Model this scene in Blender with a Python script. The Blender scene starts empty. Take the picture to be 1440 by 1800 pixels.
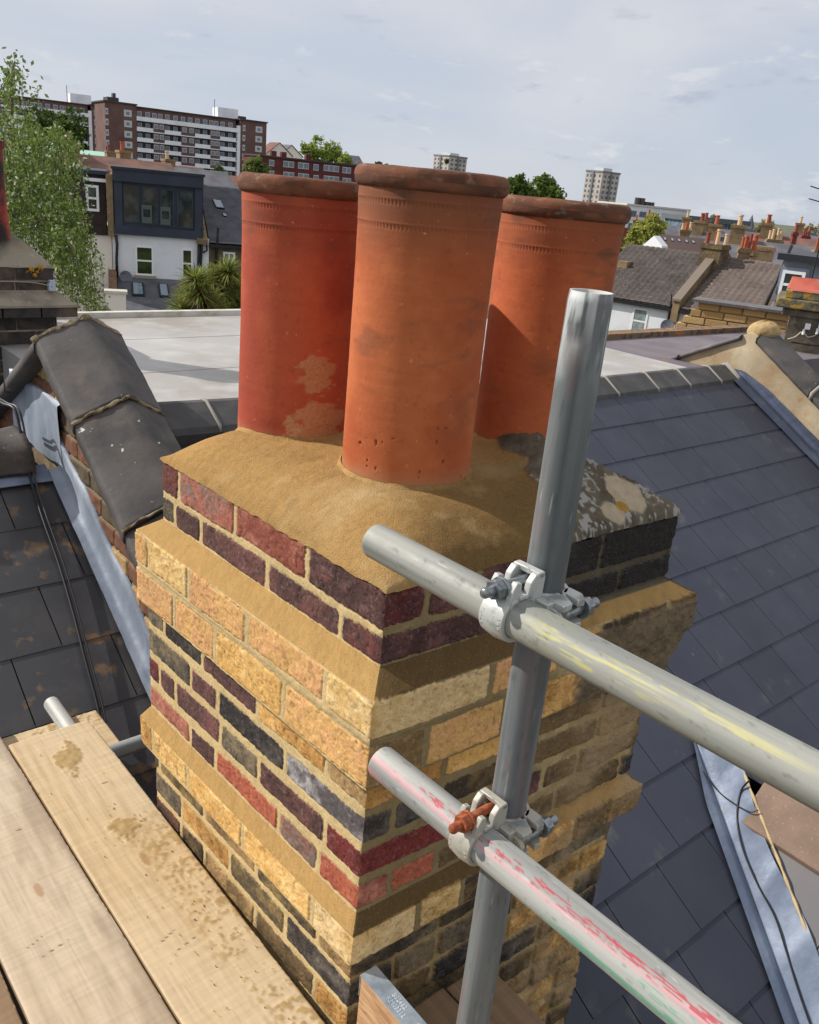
import bpy, bmesh, math, random
import numpy as np
from mathutils import Vector, Matrix
random.seed(7); RNG = np.random.default_rng(11)
PI = math.pi; R = math.radians
scn = bpy.context.scene; col = scn.collection

# ------------------------------------------------------------------ camera
F_PX, PITCH, ROLL = 1500.0, R(20.8), R(5.56)
Fw = Vector((0, math.cos(PITCH), -math.sin(PITCH))); _R0 = Vector((1, 0, 0)); _U0 = _R0.cross(Fw)
Rt = _R0 * math.cos(ROLL) + _U0 * math.sin(ROLL); Up = _U0 * math.cos(ROLL) - _R0 * math.sin(ROLL)
cam = bpy.data.cameras.new('camera'); co = bpy.data.objects.new('camera', cam); col.objects.link(co)
co.matrix_world = Matrix(((Rt.x, Up.x, -Fw.x, 0), (Rt.y, Up.y, -Fw.y, 0), (Rt.z, Up.z, -Fw.z, 0), (0, 0, 0, 1)))
cam.sensor_fit = 'HORIZONTAL'; cam.sensor_width = 36; cam.lens = F_PX / 1440 * 36
cam.clip_start = .05; cam.clip_end = 6000; scn.camera = co

# ------------------------------------------------------------------ light
SUN_AZ, SUN_EL = R(168), R(36)          # direction towards the sun, azimuth from +X
sd = Vector((math.cos(SUN_AZ) * math.cos(SUN_EL), math.sin(SUN_AZ) * math.cos(SUN_EL), math.sin(SUN_EL)))
sl = bpy.data.lights.new('sun', 'SUN'); sl.energy = 4.6; sl.angle = R(.6); sl.color = (1, .945, .87)
so = bpy.data.objects.new('sun', sl); col.objects.link(so); so.rotation_euler = sd.to_track_quat('Z', 'Y').to_euler(); so.location = (-20, 0, 30)
w = bpy.data.worlds.new('World'); scn.world = w; w.use_nodes = True
nt = w.node_tree; nt.nodes.clear(); N = nt.nodes.new; L = nt.links.new
sky = N('ShaderNodeTexSky'); sky.sky_type = 'NISHITA'; sky.sun_disc = False
sky.sun_elevation = SUN_EL; sky.sun_rotation = PI / 2 - SUN_AZ; sky.air_density = 1.0; sky.dust_density = .2; sky.ozone_density = 1.5
tc = N('ShaderNodeTexCoord')
def wnoise(scale, st, detail, lo, hi, off=(0, 0, 0), rough=.55, dist=0):
    mp = N('ShaderNodeMapping'); mp.inputs['Scale'].default_value = st; mp.inputs['Location'].default_value = off; L(tc.outputs['Generated'], mp.inputs['Vector'])
    n = N('ShaderNodeTexNoise'); n.inputs['Scale'].default_value = scale; n.inputs['Detail'].default_value = detail; n.inputs['Roughness'].default_value = rough
    n.inputs['Distortion'].default_value = dist; L(mp.outputs[0], n.inputs['Vector'])
    r = N('ShaderNodeMapRange'); r.interpolation_type = 'SMOOTHSTEP'; r.inputs['From Min'].default_value = lo; r.inputs['From Max'].default_value = hi; L(n.outputs[0], r.inputs['Value'])
    return r.outputs[0]
def wmath(op, a, b):
    m = N('ShaderNodeMath'); m.operation = op
    for i, x in enumerate((a, b)):
        if hasattr(x, 'links'): L(x, m.inputs[i])
        else: m.inputs[i].default_value = x
    return m.outputs[0]
def wmix(fac, a, b):
    m = N('ShaderNodeMix'); m.data_type = 'RGBA'
    for k, x in ((0, fac), (6, a), (7, b)):
        if hasattr(x, 'links'): L(x, m.inputs[k])
        else: m.inputs[k].default_value = x
    return m.outputs[2]
sx = N('ShaderNodeSeparateXYZ'); L(tc.outputs['Generated'], sx.inputs[0])
hz = N('ShaderNodeMapRange'); hz.inputs['From Min'].default_value = 0.0; hz.inputs['From Max'].default_value = .38; L(sx.outputs[2], hz.inputs['Value'])
SKG = 9.0    # cloud radiance in the sky texture's own units (multiplied by the background strength)
veil = wnoise(2.1, (1, 1, 2.6), 6, .36, .64, (3.1, 0, .4), .5, .3)
veil = wmath('MULTIPLY', veil, .50); veil = wmath('ADD', veil, wmath('MULTIPLY', hz.outputs[0], .62)); veil = wmath('ADD', veil, .04)
c0 = wmix(.85, sky.outputs[0], (4.75, 5.45, 6.75, 1)); c1 = wmix(veil, c0, (7.15, 7.2, 7.5, 1))
puff = wnoise(9, (1, 1, 3.2), 10, .59, .69, (2.55, .9, .31), .62, .2)
low = N('ShaderNodeMapRange'); low.inputs['From Min'].default_value = .26; low.inputs['From Max'].default_value = .12; L(sx.outputs[2], low.inputs['Value'])
puff = wmath('MULTIPLY', puff, low.outputs[0])
c2 = wmix(wmath('MULTIPLY', puff, .5), c1, (7.7, 7.8, 8.0, 1))
dark = wnoise(9, (1, 1, 3.2), 10, .59, .71, (2.55, .9, .375), .62, .2)
c3 = wmix(wmath('MULTIPLY', wmath('MULTIPLY', dark, low.outputs[0]), .75), c2, (4.4, 4.95, 6.0, 1))
bg = N('ShaderNodeBackground'); bg.inputs['Strength'].default_value = .1; L(c3, bg.inputs['Color'])
wo = N('ShaderNodeOutputWorld'); L(bg.outputs[0], wo.inputs[0])
vs = scn.view_settings; vs.view_transform = 'Standard'; vs.look = 'None'; vs.exposure = .04; vs.gamma = 1; vs.use_curve_mapping = False
scn.cycles.max_bounces = 6; scn.cycles.diffuse_bounces = 3; scn.cycles.transparent_max_bounces = 8

# ------------------------------------------------------------------ helpers
def S(r, g, b, f=1.0):                   # 0-255 display colour -> linear albedo
    q = lambda c: (c / 255 / 12.92 if c <= 10 else ((c / 255 + .055) / 1.055) ** 2.4) * f
    return (q(r), q(g), q(b))
U3 = Vector((math.sin(R(131.5)), -math.cos(R(131.5)), 0)); V3 = Vector((math.cos(R(131.5)), math.sin(R(131.5)), 0)); Z3 = Vector((0, 0, 1))
def W(u, v, z): return U3 * u + V3 * v + Z3 * z           # street frame: u along our terrace, v away from us
def ray(px, py): return Fw + Rt * ((px - 720) / F_PX) - Up * ((py - 900) / F_PX)
def at(px, py, D): r = ray(px, py); return r * (D / math.hypot(r.x, r.y))
def atz(px, py, z): r = ray(px, py); return r * (z / r.z)

def noise3(P, seed=0):                   # vectorised value noise, P (...,3) -> -1..1
    P = np.asarray(P, float); i = np.floor(P).astype(np.int64); f = P - i; f = f * f * (3 - 2 * f)
    def h(a, b, c):
        n = (a * 374761393 + b * 668265263 + c * 2147483647 + seed * 1274126177) & 0xffffffff
        n = ((n ^ (n >> 13)) * 1274126177) & 0xffffffff; n = (n ^ (n >> 16)) & 0xffff
        return n / 32767.5 - 1
    x, y, z = i[..., 0], i[..., 1], i[..., 2]; fx, fy, fz = f[..., 0], f[..., 1], f[..., 2]
    l = lambda a, b, t: a + (b - a) * t
    return l(l(l(h(x, y, z), h(x + 1, y, z), fx), l(h(x, y + 1, z), h(x + 1, y + 1, z), fx), fy),
             l(l(h(x, y, z + 1), h(x + 1, y, z + 1), fx), l(h(x, y + 1, z + 1), h(x + 1, y + 1, z + 1), fx), fy), fz)
def fbm(P, oct=4, seed=0, gain=.5):
    P = np.asarray(P, float); s = 0; a = 1; t = 0
    for k in range(oct): s = s + a * noise3(P * (2.03 ** k) + k * 17.3, seed + k); t += a; a *= gain
    return s / t
def sm(lo, hi, x): t = np.clip((x - lo) / (hi - lo), 0, 1); return t * t * (3 - 2 * t)

MATS = {}
def mat(name, base, rough=.8, metal=0.0, layers=(), bumps=(), vcol=False, spec=.4, trans=0, emit=None, rl=()):
    """base colour + noise layers (dict c,s,lo,hi,st,off,d,f,t) + bumps (scale, strength, distance[, stretch])"""
    if name in MATS: return MATS[name]
    m = bpy.data.materials.new(name); m.use_nodes = True; MATS[name] = m
    t = m.node_tree; n = t.nodes; l = t.links; p = n['Principled BSDF']; tcn = n.new('ShaderNodeTexCoord')
    def ntex(s, st=(1, 1, 1), off=(0, 0, 0), d=5, kind='noise', rgh=.55):
        mp = n.new('ShaderNodeMapping'); mp.inputs['Scale'].default_value = st; mp.inputs['Location'].default_value = off; l.new(tcn.outputs['Object'], mp.inputs[0])
        if kind == 'voronoi': x = n.new('ShaderNodeTexVoronoi'); x.inputs['Scale'].default_value = s
        else:
            x = n.new('ShaderNodeTexNoise'); x.inputs['Scale'].default_value = s; x.inputs['Detail'].default_value = d; x.inputs['Roughness'].default_value = rgh
        l.new(mp.outputs[0], x.inputs['Vector']); return x.outputs[0]
    if vcol: a = n.new('ShaderNodeVertexColor'); a.layer_name = 'Col'; cur = a.outputs[0]
    else: rgb = n.new('ShaderNodeRGB'); rgb.outputs[0].default_value = (*base, 1); cur = rgb.outputs[0]
    for q in layers:
        x = ntex(q['s'], q.get('st', (1, 1, 1)), q.get('off', (0, 0, 0)), q.get('d', 5), q.get('t', 'noise'), q.get('r', .55))
        mr = n.new('ShaderNodeMapRange'); mr.inputs['From Min'].default_value = q['lo']; mr.inputs['From Max'].default_value = q['hi']; mr.inputs['To Max'].default_value = q.get('f', 1); l.new(x, mr.inputs[0])
        mx = n.new('ShaderNodeMix'); mx.data_type = 'RGBA'; mx.blend_type = q.get('b', 'MIX'); l.new(mr.outputs[0], mx.inputs[0]); l.new(cur, mx.inputs[6]); mx.inputs[7].default_value = (*q['c'], 1); cur = mx.outputs[2]
    l.new(cur, p.inputs['Base Color']); p.inputs['Roughness'].default_value = rough; p.inputs['Metallic'].default_value = metal
    p.inputs['Specular IOR Level'].default_value = spec
    if rl:
        x = ntex(rl[0]); mr = n.new('ShaderNodeMapRange'); mr.inputs['From Min'].default_value = .3; mr.inputs['From Max'].default_value = .7
        mr.inputs['To Min'].default_value = rl[1]; mr.inputs['To Max'].default_value = rl[2]; l.new(x, mr.inputs[0]); l.new(mr.outputs[0], p.inputs['Roughness'])
    if trans: p.inputs['Transmission Weight'].default_value = trans
    if emit: p.inputs['Emission Color'].default_value = (*emit, 1); p.inputs['Emission Strength'].default_value = 1
    prev = None
    for b in bumps:
        x = ntex(b[0], b[3] if len(b) > 3 else (1, 1, 1), d=8); bn = n.new('ShaderNodeBump'); bn.inputs['Strength'].default_value = b[1]; bn.inputs['Distance'].default_value = b[2]
        l.new(x, bn.inputs['Height'])
        if prev: l.new(prev, bn.inputs['Normal'])
        prev = bn.outputs[0]
    if prev: l.new(prev, p.inputs['Normal'])
    return m

def meta(o, label=None, cat=None, group=None, kind=None):
    for k, x in (('label', label), ('category', cat), ('group', group), ('kind', kind)):
        if x: o[k] = x
    return o
def thing(name, label, cat, loc=(0, 0, 0), group=None, rotz=0):
    o = bpy.data.objects.new(name, None); col.objects.link(o); o.location = loc; o.rotation_euler = (0, 0, rotz); o.empty_display_size = .1
    return meta(o, label, cat, group)
def wloc(o):
    p = Vector((0, 0, 0))
    while o: p += o.location; o = o.parent
    return p
def link(name, me, m, parent=None, smooth=False):
    o = bpy.data.objects.new(name, me); col.objects.link(o)
    if m is not None: me.materials.append(m)
    if parent:
        o.parent = parent
    if smooth: me.polygons.foreach_set('use_smooth', [True] * len(me.polygons))
    return o
class MB:
    def __init__(s): s.v = []; s.f = []; s.c = []; s.cur = None
    def add(s, vs, fs, c=None):
        o = len(s.v); s.v += [tuple(x) for x in vs]; s.f += [tuple(i + o for i in f) for f in fs]; s.c += [c or (1, 1, 1)] * len(vs)
    def box(s, o, e1, e2, e3, c=None):   # origin corner + three edge vectors
        o, e1, e2, e3 = map(Vector, (o, e1, e2, e3))
        vs = [o, o + e1, o + e1 + e2, o + e2, o + e3, o + e1 + e3, o + e1 + e2 + e3, o + e2 + e3]
        s.add(vs, [(0, 3, 2, 1), (4, 5, 6, 7), (0, 1, 5, 4), (1, 2, 6, 5), (2, 3, 7, 6), (3, 0, 4, 7)], c)
    def bbox(s, u0, u1, v0, v1, z0, z1, c=None): s.box(W(u0, v0, z0), U3 * (u1 - u0), V3 * (v1 - v0), Z3 * (z1 - z0), c)
    def quad(s, a, b, c_, d, c=None): s.add([a, b, c_, d], [(0, 1, 2, 3)], c)
    def prism(s, pts, ext, c=None):      # polygon points extruded by vector
        n = len(pts); ext = Vector(ext); s.add([Vector(p) for p in pts] + [Vector(p) + ext for p in pts],
              [tuple(range(n))[::-1], tuple(range(n, 2 * n))] + [(i, (i + 1) % n, (i + 1) % n + n, i + n) for i in range(n)], c)
    def tube(s, path, r, n=12, cap=True, c=None, inner=None):
        path = [Vector(p) for p in path]; m = len(path); rr = r if hasattr(r, '__len__') else [r] * m; vs = []; pn = None
        for i, p in enumerate(path):
            t = (path[min(i + 1, m - 1)] - path[max(i - 1, 0)]).normalized()
            if pn is None: pn = t.orthogonal().normalized()
            pn = (pn - t * pn.dot(t)).normalized(); bn = t.cross(pn)
            for k in range(n): a = 2 * PI * k / n; vs.append(p + (pn * math.cos(a) + bn * math.sin(a)) * rr[i])
        fs = [(i * n + k, i * n + (k + 1) % n, (i + 1) * n + (k + 1) % n, (i + 1) * n + k) for i in range(m - 1) for k in range(n)]
        if cap: fs += [tuple(range(n))[::-1], tuple(range((m - 1) * n, m * n))]
        s.add(vs, fs, c)
    def build(s, name, m, parent=None, smooth=False, label=None, recalc=True, bevel=0, sharp=None):
        off = wloc(parent) if parent else Vector((0, 0, 0))
        me = bpy.data.meshes.new(name); me.from_pydata([Vector(v) - off for v in s.v], [], s.f)
        if any(c != (1, 1, 1) for c in s.c):
            a = me.color_attributes.new('Col', 'FLOAT_COLOR', 'POINT'); a.data.foreach_set('color', [x for c in s.c for x in (*c, 1)])
        if recalc:
            b = bmesh.new(); b.from_mesh(me); bmesh.ops.recalc_face_normals(b, faces=b.faces)
            b.to_mesh(me); b.free()
        o = link(name, me, m, parent, smooth)
        if bevel: md = o.modifiers.new('bevel', 'BEVEL'); md.width = bevel; md.segments = 2; md.limit_method = 'ANGLE'
        if smooth and sharp: 
            me.set_sharp_from_angle(angle=R(sharp))
        if label: o['label'] = label
        return o
def grid(name, P, m, parent=None, C=None, closed=False, keep=None, smooth=True):
    """P (rows, cols, 3) world points -> mesh; keep: optional boolean mask of faces"""
    r, c, _ = P.shape; off = np.array(wloc(parent)) if parent else np.zeros(3)
    i = np.arange(r * c).reshape(r, c); nx = np.roll(i, -1, axis=1) if closed else None
    if closed: a, b = i[:-1], nx[:-1]; d, e = i[1:], nx[1:]
    else: a, b, d, e = i[:-1, :-1], i[:-1, 1:], i[1:, :-1], i[1:, 1:]
    Q = np.stack([a, d, e, b], -1).reshape(-1, 4)
    V = (P.reshape(-1, 3) - off)
    if keep is not None:
        Q = Q[keep.reshape(-1)]; used = np.unique(Q); mp = np.zeros(r * c, int); mp[used] = np.arange(len(used)); Q = mp[Q]; V = V[used]
    me = bpy.data.meshes.new(name); me.vertices.add(len(V)); me.vertices.foreach_set('co', V.astype(np.float32).ravel())
    me.loops.add(Q.size); me.loops.foreach_set('vertex_index', Q.astype(np.int32).ravel())
    me.polygons.add(len(Q)); me.polygons.foreach_set('loop_start', np.arange(0, Q.size, 4, dtype=np.int32)); me.update(calc_edges=True)
    if C is not None:
        CC = C.reshape(-1, 3); CC = CC[used] if keep is not None else CC
        at_ = me.color_attributes.new('Col', 'FLOAT_COLOR', 'POINT'); at_.data.foreach_set('color', np.concatenate([CC, np.ones((len(CC), 1))], 1).astype(np.float32).ravel())
    return link(name, me, m, parent, smooth)
def npv(v): return np.array([v.x, v.y, v.z])
def multi(name, pairs, parent):          # one part made of several materials
    mb = MB(); idx = []
    for k, (b, m) in enumerate(pairs): mb.add(b.v, b.f); idx += [k] * len(b.f)
    o = mb.build(name, pairs[0][1], parent, recalc=False)
    for b, m in pairs[1:]: o.data.materials.append(m)
    o.data.polygons.foreach_set('material_index', idx); return o
# ------------------------------------------------------------------ chimney stack (brick by brick relief on one continuous ring)
CA = np.array([-.024, 1.267]); ca = np.array([math.cos(R(134.3)), math.sin(R(134.3))]); cb = np.array([math.cos(R(39.3)), math.sin(R(39.3))]); LA, LB = .776, .792
C_ = dict(PR=(112, 66, 60), DP=(84, 60, 58), PK=(170, 105, 88), RD=(146, 82, 68), OR=(172, 96, 72), YL=(224, 186, 120), YP=(218, 172, 108), OY=(214, 168, 98), PE=(212, 164, 110),
          BK=(56, 52, 52), GR=(128, 114, 90), OC=(190, 142, 80), TN=(172, 140, 96), DR=(120, 52, 50), WB=(96, 90, 92), OB=(120, 98, 66), GB=(92, 82, 66), RB=(116, 80, 62))
ALT = dict(PR=(80, 58, 58), DP=(110, 74, 70), PK=(130, 110, 100), RD=(176, 116, 96), OR=(150, 78, 62), YL=(232, 202, 150), YP=(208, 158, 108), OY=(224, 186, 122), PE=(222, 176, 128), BK=(90, 84, 78),
           GR=(80, 74, 66), OC=(215, 170, 105), TN=(120, 98, 64), DR=(86, 50, 52), WB=(176, 172, 172), OB=(64, 54, 46), GB=(140, 118, 76), RB=(70, 58, 52))
#        h0    h1    o     left joints (px)                                   left colours            right joints (px)            right colours
CO = [(.622, .697, .000, [(324, 851), (416, 912), (537, 991)],               'PR PK RD DP',        [(754, 1056)],                'DR DP DP BK'),
      (.711, .766, .001, [(362, 935), (476, 1013), (600, 1099)],             'DP DP DP PR',        [(840, 1060)],                'DP DP BK BK'),
      (.797, .870, .052, [(285, 969), (345, 1024), (447, 1101), (576, 1208)], 'YP YL YP YP YL',     [(848, 1185), (946, 1130)],   'YL YP OC OB OB'),
      (.890, .974, .050, [(325, 1072), (392, 1131), (509, 1230)],            'PE YP OY YP',        [(751, 1318), (890, 1262)],   'TN YP OC OB OB'),
      (.980, 1.040, .031, [(310, 1094), (369, 1153), (463, 1237), (572, 1346)], 'GR BK DP OC TN',  [(785, 1348)],                'OC OY OB OB OB'),
      (1.056, 1.116, .030, [(351, 1186), (392, 1230), (504, 1338)],          'GR DP BK WB',        [(712, 1458)],                'BK BK OB OB'),
      (1.134, 1.196, .031, [(298, 1186), (316, 1215), (396, 1290), (451, 1357), (568, 1467)], 'DR DP DP GR DP DR', [(815, 1440)], 'DR DP OB OB'),
      (1.216, 1.274, .030, [(342, 1290), (381, 1336), (489, 1445), (559, 1515)], 'RD DP OR PK OR', [(723, 1592)],                'RD OR OB OB OB'),
      (1.306, 1.380, .050, [(281, 1298), (340, 1364), (432, 1467), (548, 1600)], 'OC OY OY OY YL', [(772, 1645)],                'YL YL OB OC OB')]
for k in range(16): CO.append((1.396 + .079 * k, 1.396 + .079 * k + .064, .022 - .001 * min(k, 10), None, None, None, None))
def off_at(h):
    ks = [(.60, 0), (.768, 0.001), (.797, .052), (.876, .052), (.884, .050), (.976, .050), (.982, .031), (1.278, .030), (1.306, .052), (1.384, .050), (1.394, .022), (3, .014)]
    return np.interp(h, [k[0] for k in ks], [k[1] for k in ks])
def sj(px, py, h, o, left):
    P = atz(px, py, -h); q = np.array([P.x, P.y]) - (CA - o * (ca + cb)); Mi = np.linalg.inv(np.array([ca, cb]).T); return (Mi @ q)[0 if left else 1]
def face_relief(S_, Hh, Lw, side, seed):
    """S_: distance from the front corner, Hh: depth below the eye; returns displacement and colour"""
    rg = np.random.default_rng(seed); P = np.stack([S_, Hh, np.full_like(S_, seed * 3.1)], -1)
    oldm = sm(.40, .62, S_ + .10 * fbm(P * 4, 3, 5)) * (side == 1) ; oldl = sm(1.37, 1.42, Hh)
    if side > 1: oldm = np.ones_like(S_)
    old = np.clip(oldm + (oldl if side else 0), 0, 1)
    n1 = fbm(P * 14, 3, seed); n2 = fbm(P * np.array([5, 12, 1]), 3, seed + 9); n3 = fbm(P * 70, 2, seed + 3)
    s2 = S_ + .0025 * n1 + .0012 * n3; n4 = noise3(P * 190, seed + 77); s2 = s2 + .0016 * n3 + .0010 * n4; h2 = Hh + .0062 * n2 + .0028 * n3 + .0011 * n4
    sd = np.full_like(S_, -1.0); base = np.array(S(202, 178, 130)); colr = np.broadcast_to(base, S_.shape + (3,)).copy()
    bh = np.zeros_like(S_); fine = fbm(P * 210, 2, seed + 21); mid = fbm(P * 38, 4, seed + 22); big = fbm(P * 11, 3, seed + 23)
    hrow = Hh[:, 0]
    for ci, (h0, h1, o, lj, lc, rj, rc) in enumerate(CO):
        r0, r1 = np.searchsorted(hrow, [h0 - .02, h1 + .02])
        if r1 <= r0: continue
        js = None; names = None
        if side == 0 and lj: js = sorted(sj(x, y, (h0 + h1) / 2, o, True) for x, y in lj); names = lc.split()[::-1]
        elif side == 1 and rj: js = sorted(sj(x, y, (h0 + h1) / 2, o, False) for x, y in rj); names = rc.split()
        else: js = [.11 if (ci + side) % 2 else .22]
        while js[-1] < Lw + 2 * o - .10: js.append(js[-1] + (.226 if rg.random() < .75 else .115))
        if js[-1] > Lw + 2 * o - .03: js.pop()
        ed = [-.2] + js + [2.0]
        for bi in range(len(ed) - 1):
            g = .0065 + .002 * rg.random(); s0, s1 = ed[bi] + g, ed[bi + 1] - g
            if names and bi < len(names): nm = names[bi]
            else: nm = rg.choice(['OB', 'TN', 'TN', 'OC', 'GR', 'GR', 'OB', 'GB', 'TN', 'OC', 'BK'] if side else ['GB', 'GB', 'OB', 'OC', 'TN', 'RB', 'GR', 'BK', 'GR'])
            c0 = np.array(S(*C_[nm])); c1 = np.array(S(*ALT[nm])); jit = 1 + .12 * (rg.random() * 2 - 1); ra, rb = rg.random(2) * .004 - .002
            q0 = np.searchsorted(S_[r0], s0 - .04); q1 = np.searchsorted(S_[min(r1, len(S_) - 1)], s1 + .04)
            q1 = max(q1, np.searchsorted(S_[r0], s1 + .04)); q0 = min(q0, np.searchsorted(S_[min(r1, len(S_) - 1)], s0 - .04))
            if q1 <= q0: continue
            sl_ = (slice(r0, r1), slice(q0, q1))
            dx = np.minimum(s2[sl_] - s0, s1 - s2[sl_]); dy = np.minimum(h2[sl_] - (h0 + ra), (h1 + rb - (.0055 if 4 <= ci <= 7 else .003)) - h2[sl_])
            rr = .006; d = np.where((dx < rr) & (dy < rr), rr - np.hypot(rr - dx, rr - dy), np.minimum(dx, dy))
            cur = sd[sl_]; win = d > cur; sd[sl_] = np.where(win, d, cur)
            inb = win & (d > 0)
            t = sm(-.25, .45, mid[sl_] * .7 + big[sl_] * .6 + (rg.random() * .5 - .25))[..., None]
            cc = (c0 * (1 - t) + c1 * t) * jit
            colr[sl_] = np.where(inb[..., None], cc, colr[sl_]); bh[sl_] = np.where(inb, rg.random() * .003, bh[sl_])
    rid = np.exp(-(fbm(P * np.array([26, 40, 1]), 3, seed + 31) / .035) ** 2) * sm(.0, .4, fbm(P * 9, 2, seed + 32)); ledge = ((Hh > .767) & (Hh < .797)) | ((Hh > 1.277) & (Hh < 1.306))
    brick = sm(-.0008, .0008, sd)
    rough = 1 + .9 * old
    disp = brick * (bh * .8 + .0013 * mid * rough + .0014 * fbm(P * 90, 3, seed + 4) * rough + .0016 * (1 - np.exp(-np.maximum(sd, 0) / .0014)) - .0016 * rid - .0016 * sm(.45, .7, fine)) \
        + (1 - brick) * (.0012 - .006 * old + .0008 * mid + .0005 * fine) - .0022 * np.exp(-((sd + .0007) / .0011) ** 2) * sm(-.5, .3, n1 + mid * .6) * (~ledge)
    # colour detail
    pit = sm(.50, .70, fine) * brick; colr *= (1 - .30 * pit)[..., None]
    colr *= (1 + .22 * mid + .16 * fine * (1 + brick) * .7 - .30 * brick * sm(.25, .5, fbm(P * 120, 3, seed + 51)))[..., None]; colr = np.where(brick[..., None] > .5, colr + (.05 * sm(.3, .6, fbm(P * 150, 2, seed + 53)))[..., None], colr)
    rim = np.exp(-((sd + .0004) / .0012) ** 2) * sm(-.35, .35, n1 + .8 * mid) * (~ledge); colr *= (1 - .38 * rim)[..., None]; colr *= (1 - .35 * rid * brick)[..., None]
    mo = (1 - brick)
    ld = np.array(S(168, 134, 82)); colr = np.where(ledge[..., None], ld * (1 + .12 * mid + .15 * fine)[..., None], colr)
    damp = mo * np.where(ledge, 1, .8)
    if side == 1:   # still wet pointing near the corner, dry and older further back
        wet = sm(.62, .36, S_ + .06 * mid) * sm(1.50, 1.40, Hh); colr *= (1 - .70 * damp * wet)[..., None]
        colr = np.where((old * mo * (~ledge) > .5)[..., None], colr * .80 * np.array([.95, .93, .9]), colr)
        blk = sm(.38, .44, S_ + .02 * mid) * (Hh < .775)                # soot-black old crown bricks
        ash = np.array(S(118, 108, 90)) * (1 + .35 * mid)[..., None] * .6; bk = np.array(S(44, 42, 42)) * (1 + .5 * sm(.1, .7, mid + big))[..., None]
        colr = colr * (1 - blk[..., None]) + np.where((brick > .5)[..., None], bk, ash) * blk[..., None]
        # crumbling grey cement bag on the oversailing courses
        cm = sm(.50, .54, S_ + .05 * big + .02 * n3) * sm(.806, .816, Hh + .008 * mid + .01 * n2) * sm(1.0, .97, Hh + .03 * big)
        disp = disp * (1 - cm) + cm * (.006 * fbm(P * 22, 4, 55) + .004 * fbm(P * 90, 3, 57) - .003 + .012 * sm(.4, .8, S_))
        cc = np.array(S(112, 98, 78)) * (1 + .45 * fbm(P * 30, 4, 58) + .2 * fine)[..., None]; colr = colr * (1 - cm[..., None]) + cc * cm[..., None]
        # thick smeared pointing lower down at the back
        sm_ = sm(.46, .6, S_ + .08 * big) * sm(.0, .3, fbm(P * np.array([4, 9, 1]), 3, 66) + .12) * (Hh > 1.0)
        colr = colr * (1 - .75 * sm_[..., None]) + np.array(S(164, 140, 106)) * (1 + .3 * mid)[..., None] * .75 * sm_[..., None]; disp += sm_ * .003
    grime = oldl * sm(-.2, .5, fbm(P * 16, 4, 77)); colr *= (1 - .5 * grime * (brick if side == 0 else 1))[..., None]
    return disp, np.clip(colr, .01, .9)
ch = thing('chimney_stack', 'repointed square brick chimney stack with yellow, red and black bricks carrying three clay pots', 'chimney', (CA[0], CA[1], -2.6))
hs = np.concatenate([np.arange(.621, 1.72, .0021), np.arange(1.72, 2.1, .005), np.arange(2.1, 2.75, .03)]); nL, nB = 400, 14
ts = [np.linspace(1, 0, nL, endpoint=False), np.linspace(0, 1, nL, endpoint=False), np.linspace(0, 1, nB, endpoint=False), np.linspace(0, 1, nB, endpoint=False)]
O = off_at(hs)[:, None]; parts_P = []; parts_C = []; nrmL = np.array([-ca[1], ca[0]]) ; nrmL = nrmL if nrmL @ cb < 0 else -nrmL; nrmR = np.array([-cb[1], cb[0]]); nrmR = nrmR if nrmR @ ca < 0 else -nrmR
Ac = CA; Bc = CA + ca * LA; Dc = CA + cb * LB; Cc = CA + ca * LA + cb * LB
RX = np.interp(hs, [0, .87, .90, .95, 1.29, 1.306, 1.38, 1.396, 3], [0, 0, -.03, -.058, -.055, -.045, -.045, -.062, -.062])[:, None]
def off_corner(c, sa, sb, rx=0): return c[None, None] + O[..., None] * (sa * ca + sb * cb) + rx * RX[..., None] * cb
cor = [off_corner(Bc, .62, -1), off_corner(Ac, -1, -1), off_corner(Dc, -1, 1, 1), off_corner(Cc, .62, 1, 1)]
nr = [nrmL, nrmR, -nrmL, -nrmR]
for k in range(4):
    p0, p1 = cor[k], cor[(k + 1) % 4]; t = ts[k] if k else 1 - ts[0]; Pxy = p0 + (p1 - p0) * t[None, :, None]; ln = np.linalg.norm(p1 - p0, axis=-1)
    tt = (1 - t) if k == 0 else t; sdist = ln * tt[None, :] if k < 2 else ln * t[None, :]
    Hh = np.repeat(hs[:, None], len(t), 1)
    if k < 2:
        order = slice(None, None, -1) if k == 0 else slice(None)
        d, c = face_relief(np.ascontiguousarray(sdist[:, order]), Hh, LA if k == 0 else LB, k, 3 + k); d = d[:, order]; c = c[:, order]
    else: d = np.zeros_like(Hh); c = np.broadcast_to(np.array(S(120, 100, 74)), Hh.shape + (3,)).copy() * (1 + .3 * fbm(np.stack([Pxy[..., 0] * 9, Pxy[..., 1] * 9, Hh * 14], -1), 3, 2))[..., None]
    # blend the normal towards the diagonal near each corner
    e0 = np.exp(-np.abs(t) * ln / .006); e1 = np.exp(-np.abs(1 - t) * ln / .006)
    nv = nr[k] + e0[..., None] * .5 * nr[(k - 1) % 4] + e1[..., None] * .5 * nr[(k + 1) % 4]
    Pxy = Pxy + nv * d[..., None]
    # slightly worn arrises
    Pxy = Pxy - nv * ((e0 + e1) * .0025)[..., None]
    parts_P.append(np.concatenate([Pxy, -Hh[..., None]], -1)); parts_C.append(c)
PP = np.concatenate(parts_P, 1); CC = np.concatenate(parts_C, 1)
m_brick = mat('brick_face', (1, 1, 1), .93, vcol=True, spec=.2, bumps=[(420, .35, .002), (1300, .3, .0008)], layers=[dict(c=(.10, .075, .05), s=300, lo=.56, hi=.70, f=.5), dict(c=(.8, .72, .58), s=420, lo=.62, hi=.74, f=.35)])
grid('brickwork', PP, m_brick, ch, CC, closed=True)

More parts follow.
